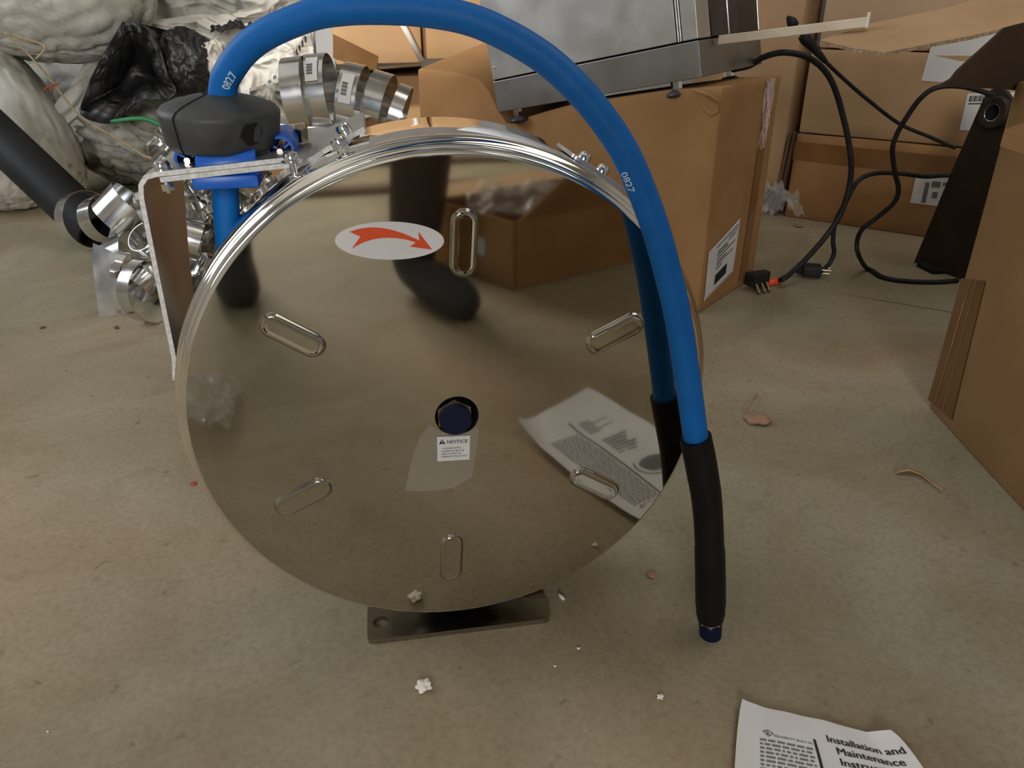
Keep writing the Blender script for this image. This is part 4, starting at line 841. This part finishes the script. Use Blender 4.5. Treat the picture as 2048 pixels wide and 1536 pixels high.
# ------------------------------------------------------------------ steel strap clamps
def band_ring(px, py, y, R, wd, axis, label, name='pipe_clamp', th=0.0012, arc=2 * PI, spiral=0.004, start=0.0, lab=None, group=None, c=None, dup=False):
    c = at_y(px, py, y) if c is None else Vector(c); lug = start is not None; ax = Vector(axis).normalized(); x, yv, _ = frame(ax, (0, 0, 1) if abs(ax.z) < 0.9 else (1, 0, 0)); n = 56
    if start is None: w_ = c - EYE; start = math.atan2(w_.dot(yv), w_.dot(x)) - 0.25
    t = thing(name, label, 'pipe clamp', c, group); bm = bmesh.new(); rows = []
    A = arc + (0.5 if arc > 6 else 0)
    for i in range(n + 1):
        a = start + A * i / n; r = R + spiral * (i / n - 0.5); d = x * math.cos(a) + yv * math.sin(a)
        rows.append([bm.verts.new(c + d * rr_ + ax * h) for rr_, h in ((r, -wd / 2), (r + th, -wd / 2), (r + th, wd / 2), (r, wd / 2))])
    for A_2, B2 in zip(rows, rows[1:]):
        for k in range(4): bm.faces.new((A_2[k], A_2[(k + 1) % 4], B2[(k + 1) % 4], B2[k]))
    bm.faces.new(rows[0]); bm.faces.new(rows[-1][::-1]); bmesh.ops.recalc_face_normals(bm, faces=bm.faces[:])
    obj('band', bm, RING, t, True, 40)
    if lab is not None:
        bm = bmesh.new(); a0, a1, h0, h1 = lab; g = []
        for i in range(9):
            a = a0 + (a1 - a0) * i / 8; d = x * math.cos(a) + yv * math.sin(a); g.append([bm.verts.new(c + d * (R + th + spiral * 0.5 + 0.0008) + ax * h) for h in (h0, h1)])
        for A_2, B2 in zip(g, g[1:]): bm.faces.new((A_2[0], B2[0], B2[1], A_2[1]))
        lo = obj('barcode_label', bm, LABEL, t, True); plabel(lo, 'white barcode label'); bm = bmesh.new()
        for k in range(11):
            f0 = 0.34 + 0.04 * k; a = a0 + (a1 - a0) * f0; b = a + (a1 - a0) * (0.018 if k % 3 else 0.03); hh0, hh1 = h0 + (h1 - h0) * 0.15, h0 + (h1 - h0) * 0.62
            bm.faces.new([bm.verts.new(c + (x * math.cos(w) + yv * math.sin(w)) * (R + th + spiral * 0.5 + 0.0012) + ax * h) for w, h in ((a, hh0), (b, hh0), (b, hh1), (a, hh1))])
        o = obj('barcode', bm, INK, lo); o['kind'] = 'stuff'
    if not lug: return t
    # closing lug: a small block with a bolt, on the side away from the lens
    d = (x * math.cos(start) + yv * math.sin(start)); M = Matrix(((d.x, ax.x, d.cross(ax).x, 0), (d.y, ax.y, d.cross(ax).y, 0), (d.z, ax.z, d.cross(ax).z, 0), (0, 0, 0, 1))); M = Matrix.Translation(c + d * (R + 0.005)) @ M
    bm = bmesh.new(); box(bm, (-0.004, -wd * 0.3, -0.008), (0.005, wd * 0.3, 0.008), M, 0.0015); obj('lug', bm, RING, t)
    return t
# right bundle on its carton behind the reel
SC = Carton('small_carton', 'small brown carton under the bundle of steel rings behind the reel', (-0.235, 0.87, 0), (1, 0, 0), (0, 1, 0), 0.25, 0.24, 0.366, KRAFT, 0.003, 51)
for px, py, y, R, wd, ax, st, lab, lb in (
    (600, 190, 0.93, 0.064, 0.036, (1, -0.15, 0.10), 2.4, None, 'leftmost plain steel ring of the bundle above the guide bracket'),
    (644, 186, 0.95, 0.067, 0.040, (1, -0.18, 0.08), 2.2, (2.05, 2.75, -0.010, 0.012), 'steel ring with a barcode label, second from the left in the bundle'),
    (706, 200, 0.96, 0.064, 0.036, (1, -0.25, -0.20), 2.6, (2.30, 3.10, -0.011, 0.011), 'tilted steel ring with a barcode label near the middle of the bundle'),
    (758, 212, 0.98, 0.062, 0.036, (1, -0.30, -0.28), 2.6, None, 'plain steel ring at the right of the bundle'),
    (796, 228, 1.00, 0.056, 0.024, (1, -0.20, -0.40), 2.6, None, 'dark narrow ring at the far right end of the bundle')):
    band_ring(px, py, y, R, wd, ax, lb, lab=lab, start=None)
bm = bmesh.new(); tr = at_y(620, 250, 0.92); box(bm, (-0.075, -0.035, -0.010), (0.085, 0.06, 0.004), Matrix.Translation(tr) @ Matrix.Rotation(0.12, 4, 'Y'), 0.004, 2); tag(obj('steel_tray', bm, PLATE, None, True, 40), 'flat grey steel tray under the left rings of the bundle', 'tray')
# left bundle on the floor
for px, py, y, R, wd, ax, st, lb in (
    (174, 440, 1.40, 0.068, 0.034, (0.80, -0.62, 0.25), 2.2, 'large thin steel ring at the lower end of the black pipe'),
    (206, 436, 1.36, 0.052, 0.040, (0.85, -0.50, 0.30), 2.6, 'small steel ring nested inside the thin one by the pipe end'),
    (250, 424, 1.24, 0.058, 0.066, (0.72, 0.10, 0.62), 2.8, 'wide shiny steel ring tilted towards the guide bracket arm'),
    (262, 518, 1.14, 0.056, 0.062, (0.80, -0.35, 0.38), 2.7, 'wide steel ring in the middle of the floor bundle'),
    (302, 580, 0.985, 0.064, 0.034, (0.78, -0.58, 0.10), 2.5, 'steel ring standing on the floor at the bottom of the bundle')):
    t = band_ring(px, py, y, R, wd, ax, lb, start=None)
bm = bmesh.new(); a = at_z(196, 634, 0.001); b = at_z(262, 634, 0.001)
strip_pts = [at_plane(x, y_, a, (0.25, -1, 0.15)) for x, y_ in ((198, 634), (252, 634), (238, 560), (228, 505), (186, 486), (184, 520))]
sheet(bm, strip_pts, (0.25, -1, 0.15), 0.0015); tag(obj('steel_strap', bm, RING), 'flat steel strap end standing on the floor beside the clamp rings', 'strap')
# heap of small clamps seen between the bracket arm and the hose: two are built, the rest are copies
protos = [band_ring(0, 0, 0, 0.032, 0.024, (0.6, -0.7, 0.3), 'small steel hose clamp in the heap behind the guide bracket', name='hose_clamp', start=0.6, group='small clamps in the heap', spiral=0.002, c=(-0.33, 1.02, 0.034)),
          band_ring(0, 0, 0, 0.040, 0.034, (0.2, -0.4, 0.9), 'small steel hose clamp in the heap behind the guide bracket', name='hose_clamp', start=2.0, group='small clamps in the heap', spiral=0.002, c=(-0.42, 1.06, 0.024))]
rg = random.Random(11)
for lay, (z, nx, ny) in enumerate(((0.036, 5, 4), (0.088, 5, 4), (0.140, 4, 4), (0.192, 4, 3), (0.244, 3, 3), (0.296, 3, 2), (0.345, 2, 2))):
    for ix in range(nx):
        for iy in range(ny):
            src = protos[rg.randrange(2)]; r = src.copy(); COL.objects.link(r)
            fx, fy = (ix + 0.5) / nx - 0.5, (iy + 0.5) / ny - 0.5
            r.location = (-0.405 + fx * nx * 0.082 + rg.uniform(-.012, .012), 1.20 + fy * ny * 0.082 + rg.uniform(-.012, .012), z + rg.uniform(-.004, .006))
            r.rotation_euler = (rg.uniform(-1.2, 1.2), rg.uniform(-1.2, 1.2), rg.uniform(0, 6.28))
            for ch in src.children:
                d = ch.copy(); COL.objects.link(d); d.parent = r; d.matrix_parent_inverse = ch.matrix_parent_inverse.copy()
crumple('white_sheet', 'pale paper sheet on the floor behind the reel by the bracket arm', 'paper', at_z(415, 520, 0.0), 0.07, 0.06, 0.02, PAPER, 12, 14)
# ------------------------------------------------------------------ open box behind, grey sheet
UB = Carton('upper_carton', 'brightly lit taped carton seen through the hose arch', (-0.128, 1.70, 0.425), (1, 0.06, 0), (-0.06, 1, 0), 0.232, 0.30, 0.30, KRAFT3, 0.003, 81)
q = facequad(UB, ((667, 68), (756, 112), (753, 142), (667, 116))); UB.patch('packing_tape', 'front', q, TAPE, 0.0013)
UB2 = Carton('upper_carton', 'brightly lit carton right of the white strip in the hose arch', (0.112, 1.735, 0.432), (1, 0.06, 0), (-0.06, 1, 0), 0.30, 0.30, 0.30, KRAFT3, 0.003, 82)
LBX = Carton('lower_carton', 'shaded carton beneath the brightly lit cartons at the back', (-0.10, 1.80, 0), (1, 0.05, 0), (-0.05, 1, 0), 0.52, 0.34, 0.385, KRAFT3, 0.003, 91)
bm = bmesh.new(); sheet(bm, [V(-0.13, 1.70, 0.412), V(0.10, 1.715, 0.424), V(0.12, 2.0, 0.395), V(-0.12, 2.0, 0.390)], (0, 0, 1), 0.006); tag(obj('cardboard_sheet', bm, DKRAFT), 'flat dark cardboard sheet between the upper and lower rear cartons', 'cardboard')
bm = bmesh.new(); a, b = at_y(790, 20, 1.68), at_y(844, 122, 1.685); tube(bm, [a, b], 0.0075, 10); tag(obj('white_strip', bm, FOAM, None, True), 'thin white strip standing against the lit cartons in the hose arch', 'strip')
bm = bmesh.new(); sheet(bm, [at_y(x, y_, 1.75) for x, y_ in ((628, 20), (664, 10), (672, 150), (700, 240), (640, 240))], (0, -1, 0), 0.004); tag(obj('grey_sheet', bm, GREYSHEET), 'grey metal sheet leaning left of the lit carton', 'metal sheet')
# ------------------------------------------------------------------ manual on the floor
MAN = thing('instruction_sheet', 'white printed instruction sheet curling on the floor at the lower right', 'paper', (0.25, -0.28, 0))
mTL, mTR, mBR, mBL = V(0.2405, -0.1365, 0), V(0.3530, -0.1930, 0), V(0.262, -0.492, 0), V(0.128, -0.398, 0)
def man(u, v, off=0.0):
    p = mTL.lerp(mTR, u).lerp(mBL.lerp(mBR, u), v)
    p = p + V(0.032 * u * math.sin(PI * v) ** 0.7 - 0.012 * (1 - u) * math.sin(PI * v) ** 0.7, 0, 0) if 0 < v < 1 else p
    z = 0.0015 + 0.004 * (1 + math.sin(u * 4.2 + v * 3.0)) * 0.5 + 0.006 * max(0, 0.16 - u - v * 0.6) / 0.16 + 0.010 * max(0, v - 0.72) ** 1.5 / 0.148 + 0.010 * max(0, u - 0.86) / 0.14 * (1 - v) + 0.0015 * noise.noise(V(u * 6, v * 6, 2)) + 0.012 * max(0, 0.12 - u) / 0.12 * v
    p.z = max(0.0008, z) + off; return p
bm = bmesh.new(); n1, n2 = 28, 44
g = [[bm.verts.new(man(i / n1, j / n2)) for j in range(n2 + 1)] for i in range(n1 + 1)]; g2 = [[bm.verts.new(man(i / n1, j / n2, -0.0005)) for j in range(n2 + 1)] for i in range(n1 + 1)]
for i in range(n1):
    for j in range(n2):
        bm.faces.new((g[i][j], g[i][j + 1], g[i + 1][j + 1], g[i + 1][j])); bm.faces.new((g2[i][j], g2[i + 1][j], g2[i + 1][j + 1], g2[i][j + 1]))
PG = obj('page', bm, PAPER, MAN, True)
MWd, MHt = (mTR - mTL).length, (mBL - mTL).length
def mfn(x, y): return man(x / MWd, y / MHt, 0.0006)       # metres across, metres down
bm = bmesh.new()
for i, (s, x) in enumerate((('Installation and', 0.0660), ('Maintenance', 0.0705), ('Instructions', 0.0705))):
    [put_text(bm, s, 0.0092, lambda a, b, i=i, x=x, g=g: mfn(x + a + g, 0.0235 + 0.0102 * i - b + 0.0), 0.0) for g in (0.0, 0.00025, 0.0005)]
put_text(bm, 'RELIABILITY BUILT IN', 0.0026, lambda a, b: mfn(0.0265 + a, 0.0305 - b), 0.01, width=0.0275)
for k in range(24):                                   # thick rule between the columns
    y0, y1 = 0.0245 + 0.0095 * k, 0.0245 + 0.0095 * (k + 1)
    if y1 > 0.245: break
    bm.faces.new([bm.verts.new(mfn(a, b)) for a, b in ((0.0555, y0), (0.0575, y0), (0.0575, y1), (0.0555, y1))])
dm = [(0.0185, 0.0265), (0.0225, 0.0245), (0.0265, 0.0275), (0.0225, 0.0315)]
for i in range(4):
    a, b = Vector(dm[i]), Vector(dm[(i + 1) % 4]); cc = Vector((0.0225, 0.028)); bm.faces.new([bm.verts.new(mfn(*p)) for p in (a, b, b.lerp(cc, 0.2), a.lerp(cc, 0.2))])
put_text(bm, 'R', 0.0042, lambda a, b: mfn(0.0211 + a, 0.0296 - b), 0.008)
lt = obj('page_lettering', bm, INK, PG); lt['kind'] = 'stuff'
bm = bmesh.new(); random.seed(5)
for k in range(46):                                   # small print of the left column, too fine to read
    y = 0.0345 + 0.0040 * k; x = 0.0165
    if y > 0.235: break
    while x < 0.0525:
        w = min(0.0535 - x, 0.0018 + random.random() * 0.0045)
        bm.faces.new([bm.verts.new(mfn(a, b)) for a, b in ((x, y), (x + w, y), (x + w, y + 0.0017), (x, y + 0.0017))]); x += w + 0.0012
for k in range(6):                                    # headings and notes lower in the right column
    for x, w, h, y in ((0.066, 0.024 + 0.004 * (k % 3), 0.0030, 0.142 + 0.0075 * k),): bm.faces.new([bm.verts.new(mfn(a, b)) for a, b in ((x, y), (x + w, y), (x + w, y + h), (x, y + h))])
for k in range(7): bm.faces.new([bm.verts.new(mfn(a, b)) for a, b in ((0.064, 0.205 + 0.0045 * k), (0.080 + 0.02 * (k % 3 == 1), 0.205 + 0.0045 * k), (0.080 + 0.02 * (k % 3 == 1), 0.2065 + 0.0045 * k), (0.064, 0.2065 + 0.0045 * k))])
o = obj('small_print', bm, GREYINK, PG); o['kind'] = 'stuff'
bm = bmesh.new()                                      # printed picture of a reel
pc = (0.088, 0.098); ring_ = [(pc[0] + 0.019 * math.cos(a) * (1 + 0.06 * math.sin(3 * a)), pc[1] + 0.017 * math.sin(a)) for a in [2 * PI * i / 40 for i in range(40)]]
bm.faces.new([bm.verts.new(mfn(*p)) for p in ring_])
for a0 in range(14):
    t0, t1 = a0 / 14 * 3.4 + 2.6, (a0 + 1) / 14 * 3.4 + 2.6; P = [(pc[0] + r * math.cos(t), pc[1] + r * 0.95 * math.sin(t)) for r, t in ((0.0245, t0), (0.0245, t1), (0.0265, t1), (0.0265, t0))]
    bm.faces.new([bm.verts.new(mfn(*p)) for p in P])
o = obj('printed_picture', bm, GREYINK, PG)
# ------------------------------------------------------------------ small litter
def lump(name, label, cat, p, r, m, seed, n=12, flat=0.6, group=None, parts=5):
    bm = bmesh.new(); rng = random.Random(seed)
    v = bmesh.ops.create_icosphere(bm, subdivisions=4 if m is FOAM else 3, radius=r)['verts']
    cs = [V(rng.uniform(-1, 1), rng.uniform(-1, 1), rng.uniform(-.5, .6)).normalized() for _ in range(parts)]
    if m is FOAM: cs = [V(math.cos(2.4 * i), math.sin(2.4 * i), 0.9 - 1.3 * i / max(1, parts)).normalized() for i in range(parts)]
    for x in v:
        d = x.co.normalized(); k = max([max(0, d.dot(c)) ** (14 if m is FOAM else 6) for c in cs] + [0]); x.co = d * r * (0.58 + 0.55 * k ** 0.55 + 0.06 * noise.noise(d * 5 + V(seed, 0, 0))); x.co.z *= flat
    zm = min(x.co.z for x in v)
    for x in v: x.co += Vector(p) + V(0, 0, -zm)
    o = obj(name, bm, m, None, True); tag(o, label, cat, group); return o
lump('foam_crumb', 'largest knobbly white foam crumb on the floor before the reel', 'foam crumb', at_z(848, 1376), 0.0080, FOAM, 3, parts=8)
lump('foam_crumb', 'white foam crumb on the floor left of the instruction sheet', 'foam crumb', at_z(1321, 1396), 0.0036, FOAM, 4)
lump('foam_crumb', 'round white foam bead right of the base plate', 'foam crumb', at_z(1157, 1299), 0.0020, FOAM, 5, parts=2, flat=0.9)
lump('foam_crumb', 'small white foam bead just in front of the base plate', 'foam crumb', at_z(1110, 1334), 0.0016, FOAM, 6, parts=2, flat=0.9)
lump('foam_crumb', 'tiny white foam speck at the lower left corner of the floor', 'foam crumb', at_z(96, 1464), 0.0014, FOAM, 8, parts=2)
bm = bmesh.new(); a = at_z(1117, 1188, 0.002); b = at_z(1128, 1199, 0.002); tube(bm, [a, a.lerp(b, 0.5), b], [0.0017, 0.0021, 0.0016], 8); tag(obj('foam_crumb', bm, FOAM, None, True), 'oblong white foam bit beside the right end of the base plate', 'foam crumb')
lump('paper_scrap', 'ragged brown paper scrap on the bare floor right of the hose', 'scrap', at_z(1514, 842), 0.019, BARK, 14, flat=0.28, parts=9)
bm = bmesh.new(); tube(bm, catmull([at_z(1494, 818, 0.006), at_z(1500, 806, 0.008), at_z(1508, 796, 0.006), at_z(1514, 789, 0.003)], 4), 0.0013, 6); tag(obj('straw', bm, BARK, None, True), 'short brown straw by the ragged paper scrap', 'straw')
bm = bmesh.new(); tp_ = [at_z(1790, 946), at_z(1815, 942), at_z(1840, 950), at_z(1862, 966), at_z(1882, 984)]; rows = []
for i, p in enumerate(tp_):
    wv = V(0.006, 0.010, 0) * (0.5 + 0.5 * math.sin(PI * (i + 0.4) / 5)); z = 0.002 + 0.004 * math.sin(i * 1.1) ** 2; rows.append([bm.verts.new(p + V(0, 0, z)), bm.verts.new(p - wv + V(0, 0, z + 0.003)), bm.verts.new(p - wv + V(0, 0, z + 0.002)), bm.verts.new(p + V(0, 0, z - 0.001))])
for A, Bq in zip(rows, rows[1:]):
    for k in range(4): bm.faces.new((A[k], A[(k + 1) % 4], Bq[(k + 1) % 4], Bq[k]))
tag(obj('tape_scrap', bm, KRAFT2, None, True), 'curled strip of pale tape on the floor by the open carton', 'scrap')
lump('dirt_crumb', 'dark crumb on the floor at the far left', 'crumb', at_z(85, 656), 0.006, DKRAFT, 21, flat=0.4)
lump('dirt_crumb', 'dark crumb on the floor below the clamp rings', 'crumb', at_z(232, 657), 0.006, DKRAFT, 22, flat=0.5)
lump('wood_chip', 'thin brown chip on the floor left of the hose end', 'chip', at_z(1304, 1151), 0.006, BARK, 23, flat=0.4)
lump('red_chip', 'red fleck on the floor left of the mirror cover', 'chip', at_z(386, 969), 0.005, REDSTR, 24, flat=0.3)
lump('cardboard_scrap', 'small brown scrap at the foot of the lower rear carton', 'scrap', at_z(1595, 453), 0.016, BARK, 26, flat=0.2)
# ------------------------------------------------------------------ behind the lens: what the mirror cover shows
bx0 = V(0.235, -1.008, 0); e1 = V(-0.545, -0.838, 0); e2 = V(0.903, -0.430, 0)
OB = thing('flat_open_box', 'low open cardboard box reflected in the mirror cover at the upper right', 'box', bx0 + e1 * 0.2 + e2 * 0.2)
def wall(name, a, b, h, out, m=KRAFT):
    bm = bmesh.new(); sheet(bm, [a, b, b + V(0, 0, h), a + V(0, 0, h)], out, 0.004); return obj(name, bm, m, OB)
LA, LBn, HH = 0.42, 0.44, 0.155
wall('side_panel', bx0, bx0 + e1 * LA, HH, -e2); wall('side_panel', bx0, bx0 + e2 * LBn, HH, -e1); wall('side_panel', bx0 + e1 * LA, bx0 + e1 * LA + e2 * LBn, HH, e1); wall('side_panel', bx0 + e2 * LBn, bx0 + e2 * LBn + e1 * LA, HH, e2)
bm = bmesh.new(); sheet(bm, [bx0 + V(0, 0, 0.003), bx0 + e1 * LA + V(0, 0, 0.003), bx0 + e1 * LA + e2 * LBn + V(0, 0, 0.003), bx0 + e2 * LBn + V(0, 0, 0.003)], (0, 0, 1), 0.003); obj('bottom_panel', bm, KRAFT, OB)
bm = bmesh.new(); sheet(bm, [bx0 + e2 * 0.01 + V(0, 0, HH), bx0 + e2 * LBn + V(0, 0, HH), bx0 + e2 * (LBn - 0.02) - e1 * 0.035 + V(0, 0, HH + 0.10), bx0 + e2 * 0.12 - e1 * 0.035 + V(0, 0, HH + 0.10)], -e1, 0.004); obj('flap', bm, KRAFT, OB)
bm = bmesh.new(); sheet(bm, [bx0 + e1 * LA + V(0, 0, HH), bx0 + e1 * LA + e2 * LBn + V(0, 0, HH), bx0 + e1 * (LA - .16) + e2 * (LBn - 0.03) + V(0, 0, HH + 0.01), bx0 + e1 * (LA - .16) + e2 * 0.03 + V(0, 0, HH + 0.01)], (0, 0, 1), 0.004); obj('flap', bm, KRAFT2, OB)
bm = bmesh.new(); sheet(bm, [bx0 - e2 * 0.001 + e1 * a + V(0, 0, b) for a, b in ((0.10, 0.06), (0.145, 0.06), (0.145, 0.10), (0.10, 0.10))], -e2, 0.0005); obj('carton_label', bm, LABEL, OB)
crumple('bubble_wrap', 'clear bubble wrap spilling from the low open box seen in reflection', 'plastic wrap', bx0 + e1 * 0.20 + e2 * 0.20 + V(0, 0, 0.10), 0.15, 0.13, 0.11, WRAP, 6, 30)
crumple('plastic_bag', 'crumpled clear plastic bag reflected at the left edge of the mirror cover', 'plastic bag', (-0.365, -0.55, 0), 0.065, 0.085, 0.06, BAGFILM, 15, 34)
for i, (x0, y0, x1, y1, lb) in enumerate(((-0.9, -2.02, 1.0, -2.12, 'nearer dark flat bar on the floor seen at the top of the reflection'), (-0.8, -2.55, 1.2, -2.50, 'farther dark flat bar on the floor seen at the top of the reflection'))):
    bm = bmesh.new(); a, b = V(x0, y0, 0), V(x1, y1, 0); d = (b - a).normalized(); nn = V(-d.y, d.x, 0) * 0.035; sheet(bm, [a - nn + V(0, 0, .02), b - nn + V(0, 0, .02), b + nn + V(0, 0, .02), a + nn + V(0, 0, .02)], (0, 0, 1), 0.02); tag(obj('flat_bar', bm, DKRAFT), lb, 'bar')
bm = bmesh.new(); sheet(bm, [V(x, y, 0.008) for x, y in ((-0.52, -1.40), (-0.36, -1.90), (-0.13, -2.38), (-0.10, -2.95), (-1.5, -2.95), (-1.5, -1.45))], (0, 0, 1), 0.008); tag(obj('floor_mat', bm, BLACKR), 'added black mat that makes the dark reflection along the upper left rim of the cover', 'mat')  # mat added to darken the band mirrored at the upper left rim
# ------------------------------------------------------------------ the photographer, bending forward behind the lens
J = {}; EDG = []; RAD = {}; PART = {}
def jt(n, p, r, par=None, part='t'):
    J[n] = Vector(p); RAD[n] = r if isinstance(r, tuple) else (r, r); PART[n] = part
    if par: EDG.append((par, n))
jt('pelvis', (-0.17, -1.33, 0.86), 0.125, None, 't'); jt('waist', (-0.165, -1.27, 0.99), 0.118, 'pelvis', 's'); jt('chest', (-0.14, -1.13, 1.15), 0.130, 'waist', 's'); jt('upper', (-0.12, -1.02, 1.26), 0.105, 'chest', 's')
jt('neck', (-0.11, -0.96, 1.34), 0.050, 'upper', 'k'); jt('head', (-0.10, -0.90, 1.415), 0.080, 'neck', 'k'); jt('crown', (-0.095, -0.885, 1.51), 0.074, 'head', 'h')
jt('hipR', (-0.075, -1.31, 0.83), 0.100, 'pelvis', 't'); jt('midR', (0.0, -1.20, 0.66), 0.090, 'hipR', 't'); jt('kneeR', (0.068, -1.085, 0.48), 0.074, 'midR', 't'); jt('shinR', (0.048, -1.07, 0.30), 0.070, 'kneeR', 't'); jt('hemR', (0.028, -1.062, 0.165), 0.064, 'shinR', 't'); jt('ankR', (0.020, -1.06, 0.10), 0.054, 'hemR', 'f'); jt('heelR', (0.014, -1.07, 0.048), 0.050, 'ankR', 'f'); jt('ballR', (0.082, -0.905, 0.042), 0.052, 'heelR', 'f'); jt('toeR', (0.118, -0.825, 0.034), 0.040, 'ballR', 'f')
jt('hipL', (-0.27, -1.31, 0.83), 0.100, 'pelvis', 't'); jt('midL', (-0.34, -1.24, 0.66), 0.090, 'hipL', 't'); jt('kneeL', (-0.375, -1.16, 0.48), 0.074, 'midL', 't'); jt('shinL', (-0.384, -1.175, 0.28), 0.066, 'kneeL', 't'); jt('hemL', (-0.389, -1.185, 0.155), 0.060, 'shinL', 't'); jt('ankL', (-0.390, -1.19, 0.10), 0.054, 'hemL', 'f'); jt('heelL', (-0.392, -1.20, 0.048), 0.050, 'ankL', 'f'); jt('ballL', (-0.362, -1.05, 0.042), 0.052, 'heelL', 'f'); jt('toeL', (-0.345, -0.985, 0.036), 0.044, 'ballL', 'f')
for s, nm in ((1, 'R'), (-1, 'L')):
    jt('sh' + nm, (-0.115 + s * 0.170, -1.04, 1.235), 0.058, 'upper', 's'); jt('el' + nm, (-0.10 + s * 0.215, -0.965, 0.955), 0.042, 'sh' + nm, 's')
    w = V(-0.055 + s * 0.125, -0.80, 0.745); jt('wr' + nm, w, 0.027, 'el' + nm, 'k'); hd_ = (V(-0.055 + s * 0.065, -0.70, 0.66) - w).normalized(); hx_ = hd_.cross(V(0, 0.5, -1)).normalized(); hz_ = hx_.cross(hd_)
    pm_ = w + hd_ * 0.055; jt('pa' + nm, pm_, (0.040, 0.020), 'wr' + nm, 'k')
    for q in range(4):
        o = (q - 1.5) * 0.0185; L = (0.030, 0.034, 0.032, 0.026)[q]
        a = pm_ + hd_ * 0.032 + hx_ * o; b2 = a + hd_ * L - hz_ * 0.008; jt(f'f{nm}{q}a', a, 0.0095, 'pa' + nm, 'k'); jt(f'f{nm}{q}b', b2, 0.0088, f'f{nm}{q}a', 'k'); jt(f'f{nm}{q}c', b2 + hd_ * L * 0.45 - hz_ * 0.026, 0.0078, f'f{nm}{q}b', 'k')
    a = pm_ - hx_ * 0.036 * s - hd_ * 0.004; jt(f'th{nm}a', a, 0.0110, 'pa' + nm, 'k'); jt(f'th{nm}b', a - hx_ * 0.012 * s + hd_ * 0.028 - hz_ * 0.010, 0.0095, f'th{nm}a', 'k')
me = bpy.data.meshes.new('person_skeleton'); names = list(J); idx = {n: i for i, n in enumerate(names)}
me.from_pydata([J[n] for n in names], [(idx[a], idx[b]) for a, b in EDG], []); so = bpy.data.objects.new('person_skeleton', me); COL.objects.link(so)
md = so.modifiers.new('skin', 'SKIN'); md.use_smooth_shade = True
sv = me.skin_vertices[0].data
for n in names: sv[idx[n]].radius = RAD[n]
sv[idx['pelvis']].use_root = True
sd = so.modifiers.new('sub', 'SUBSURF'); sd.levels = 2; sd.render_levels = 2
dg = bpy.context.evaluated_depsgraph_get(); bme = bpy.data.meshes.new_from_object(so.evaluated_get(dg)); bpy.data.objects.remove(so)
mats = {'t': 0, 's': 1, 'k': 2, 'f': 3, 'h': 4}; bme.materials.clear()
for m in (TROUSER, SHIRT, SKIN, SOCK, HAIR): bme.materials.append(m)
segs = [(J[a], J[b], PART[b]) for a, b in EDG]
for p in bme.polygons:
    c = p.center; best = 1e9; pt = 't'
    for a, b, k in segs:
        ab = b - a; t = max(0, min(1, (c - a).dot(ab) / ab.length_squared)); d = (c - (a + ab * t)).length
        if d < best: best = d; pt = k
    if pt == 'h' and c.y > -0.86 and c.z < 1.52: pt = 'k'
    p.material_index = mats[pt]; p.use_smooth = True
for v in bme.vertices: v.co.z = max(v.co.z, 0.0015)
PER = bpy.data.objects.new('person', bme); COL.objects.link(PER); tag(PER, 'person in brown trousers and dark socks bending forward, seen in the mirror cover', 'person')
hd = V(-0.096, -0.892, 1.455)
for s in (-1, 1):
    bm = bmesh.new(); bmesh.ops.create_uvsphere(bm, u_segments=14, v_segments=10, radius=0.0125)
    for v in bm.verts: v.co += hd + V(s * 0.030, 0.066, -0.002)
    o = obj('eye', bm, LABEL, PER, True); bm = bmesh.new(); bmesh.ops.create_uvsphere(bm, u_segments=10, v_segments=8, radius=0.0062)
    for v in bm.verts: v.co += hd + V(s * 0.030, 0.0745, -0.004)
    obj('iris', bm, HAIR, o, True)
    bm = bmesh.new(); bmesh.ops.create_uvsphere(bm, u_segments=12, v_segments=8, radius=1)
    for v in bm.verts: v.co = hd + V(s * 0.080, -0.005, -0.010) + V(v.co.x * 0.010, v.co.y * 0.018, v.co.z * 0.031)
    obj('ear', bm, SKIN, PER, True)
bm = bmesh.new(); tube(bm, [hd + V(0, 0.070, 0.004), hd + V(0, 0.084, -0.018), hd + V(0, 0.088, -0.034), hd + V(0, 0.072, -0.040)], [0.008, 0.011, 0.014, 0.008], 10); obj('nose', bm, SKIN, PER, True)
bm = bmesh.new(); tube(bm, [hd + V(-0.024, 0.066, -0.058), hd + V(0, 0.076, -0.058), hd + V(0.024, 0.066, -0.058)], [0.003, 0.006, 0.003], 8); obj('mouth', bm, REDSTR, PER, True)
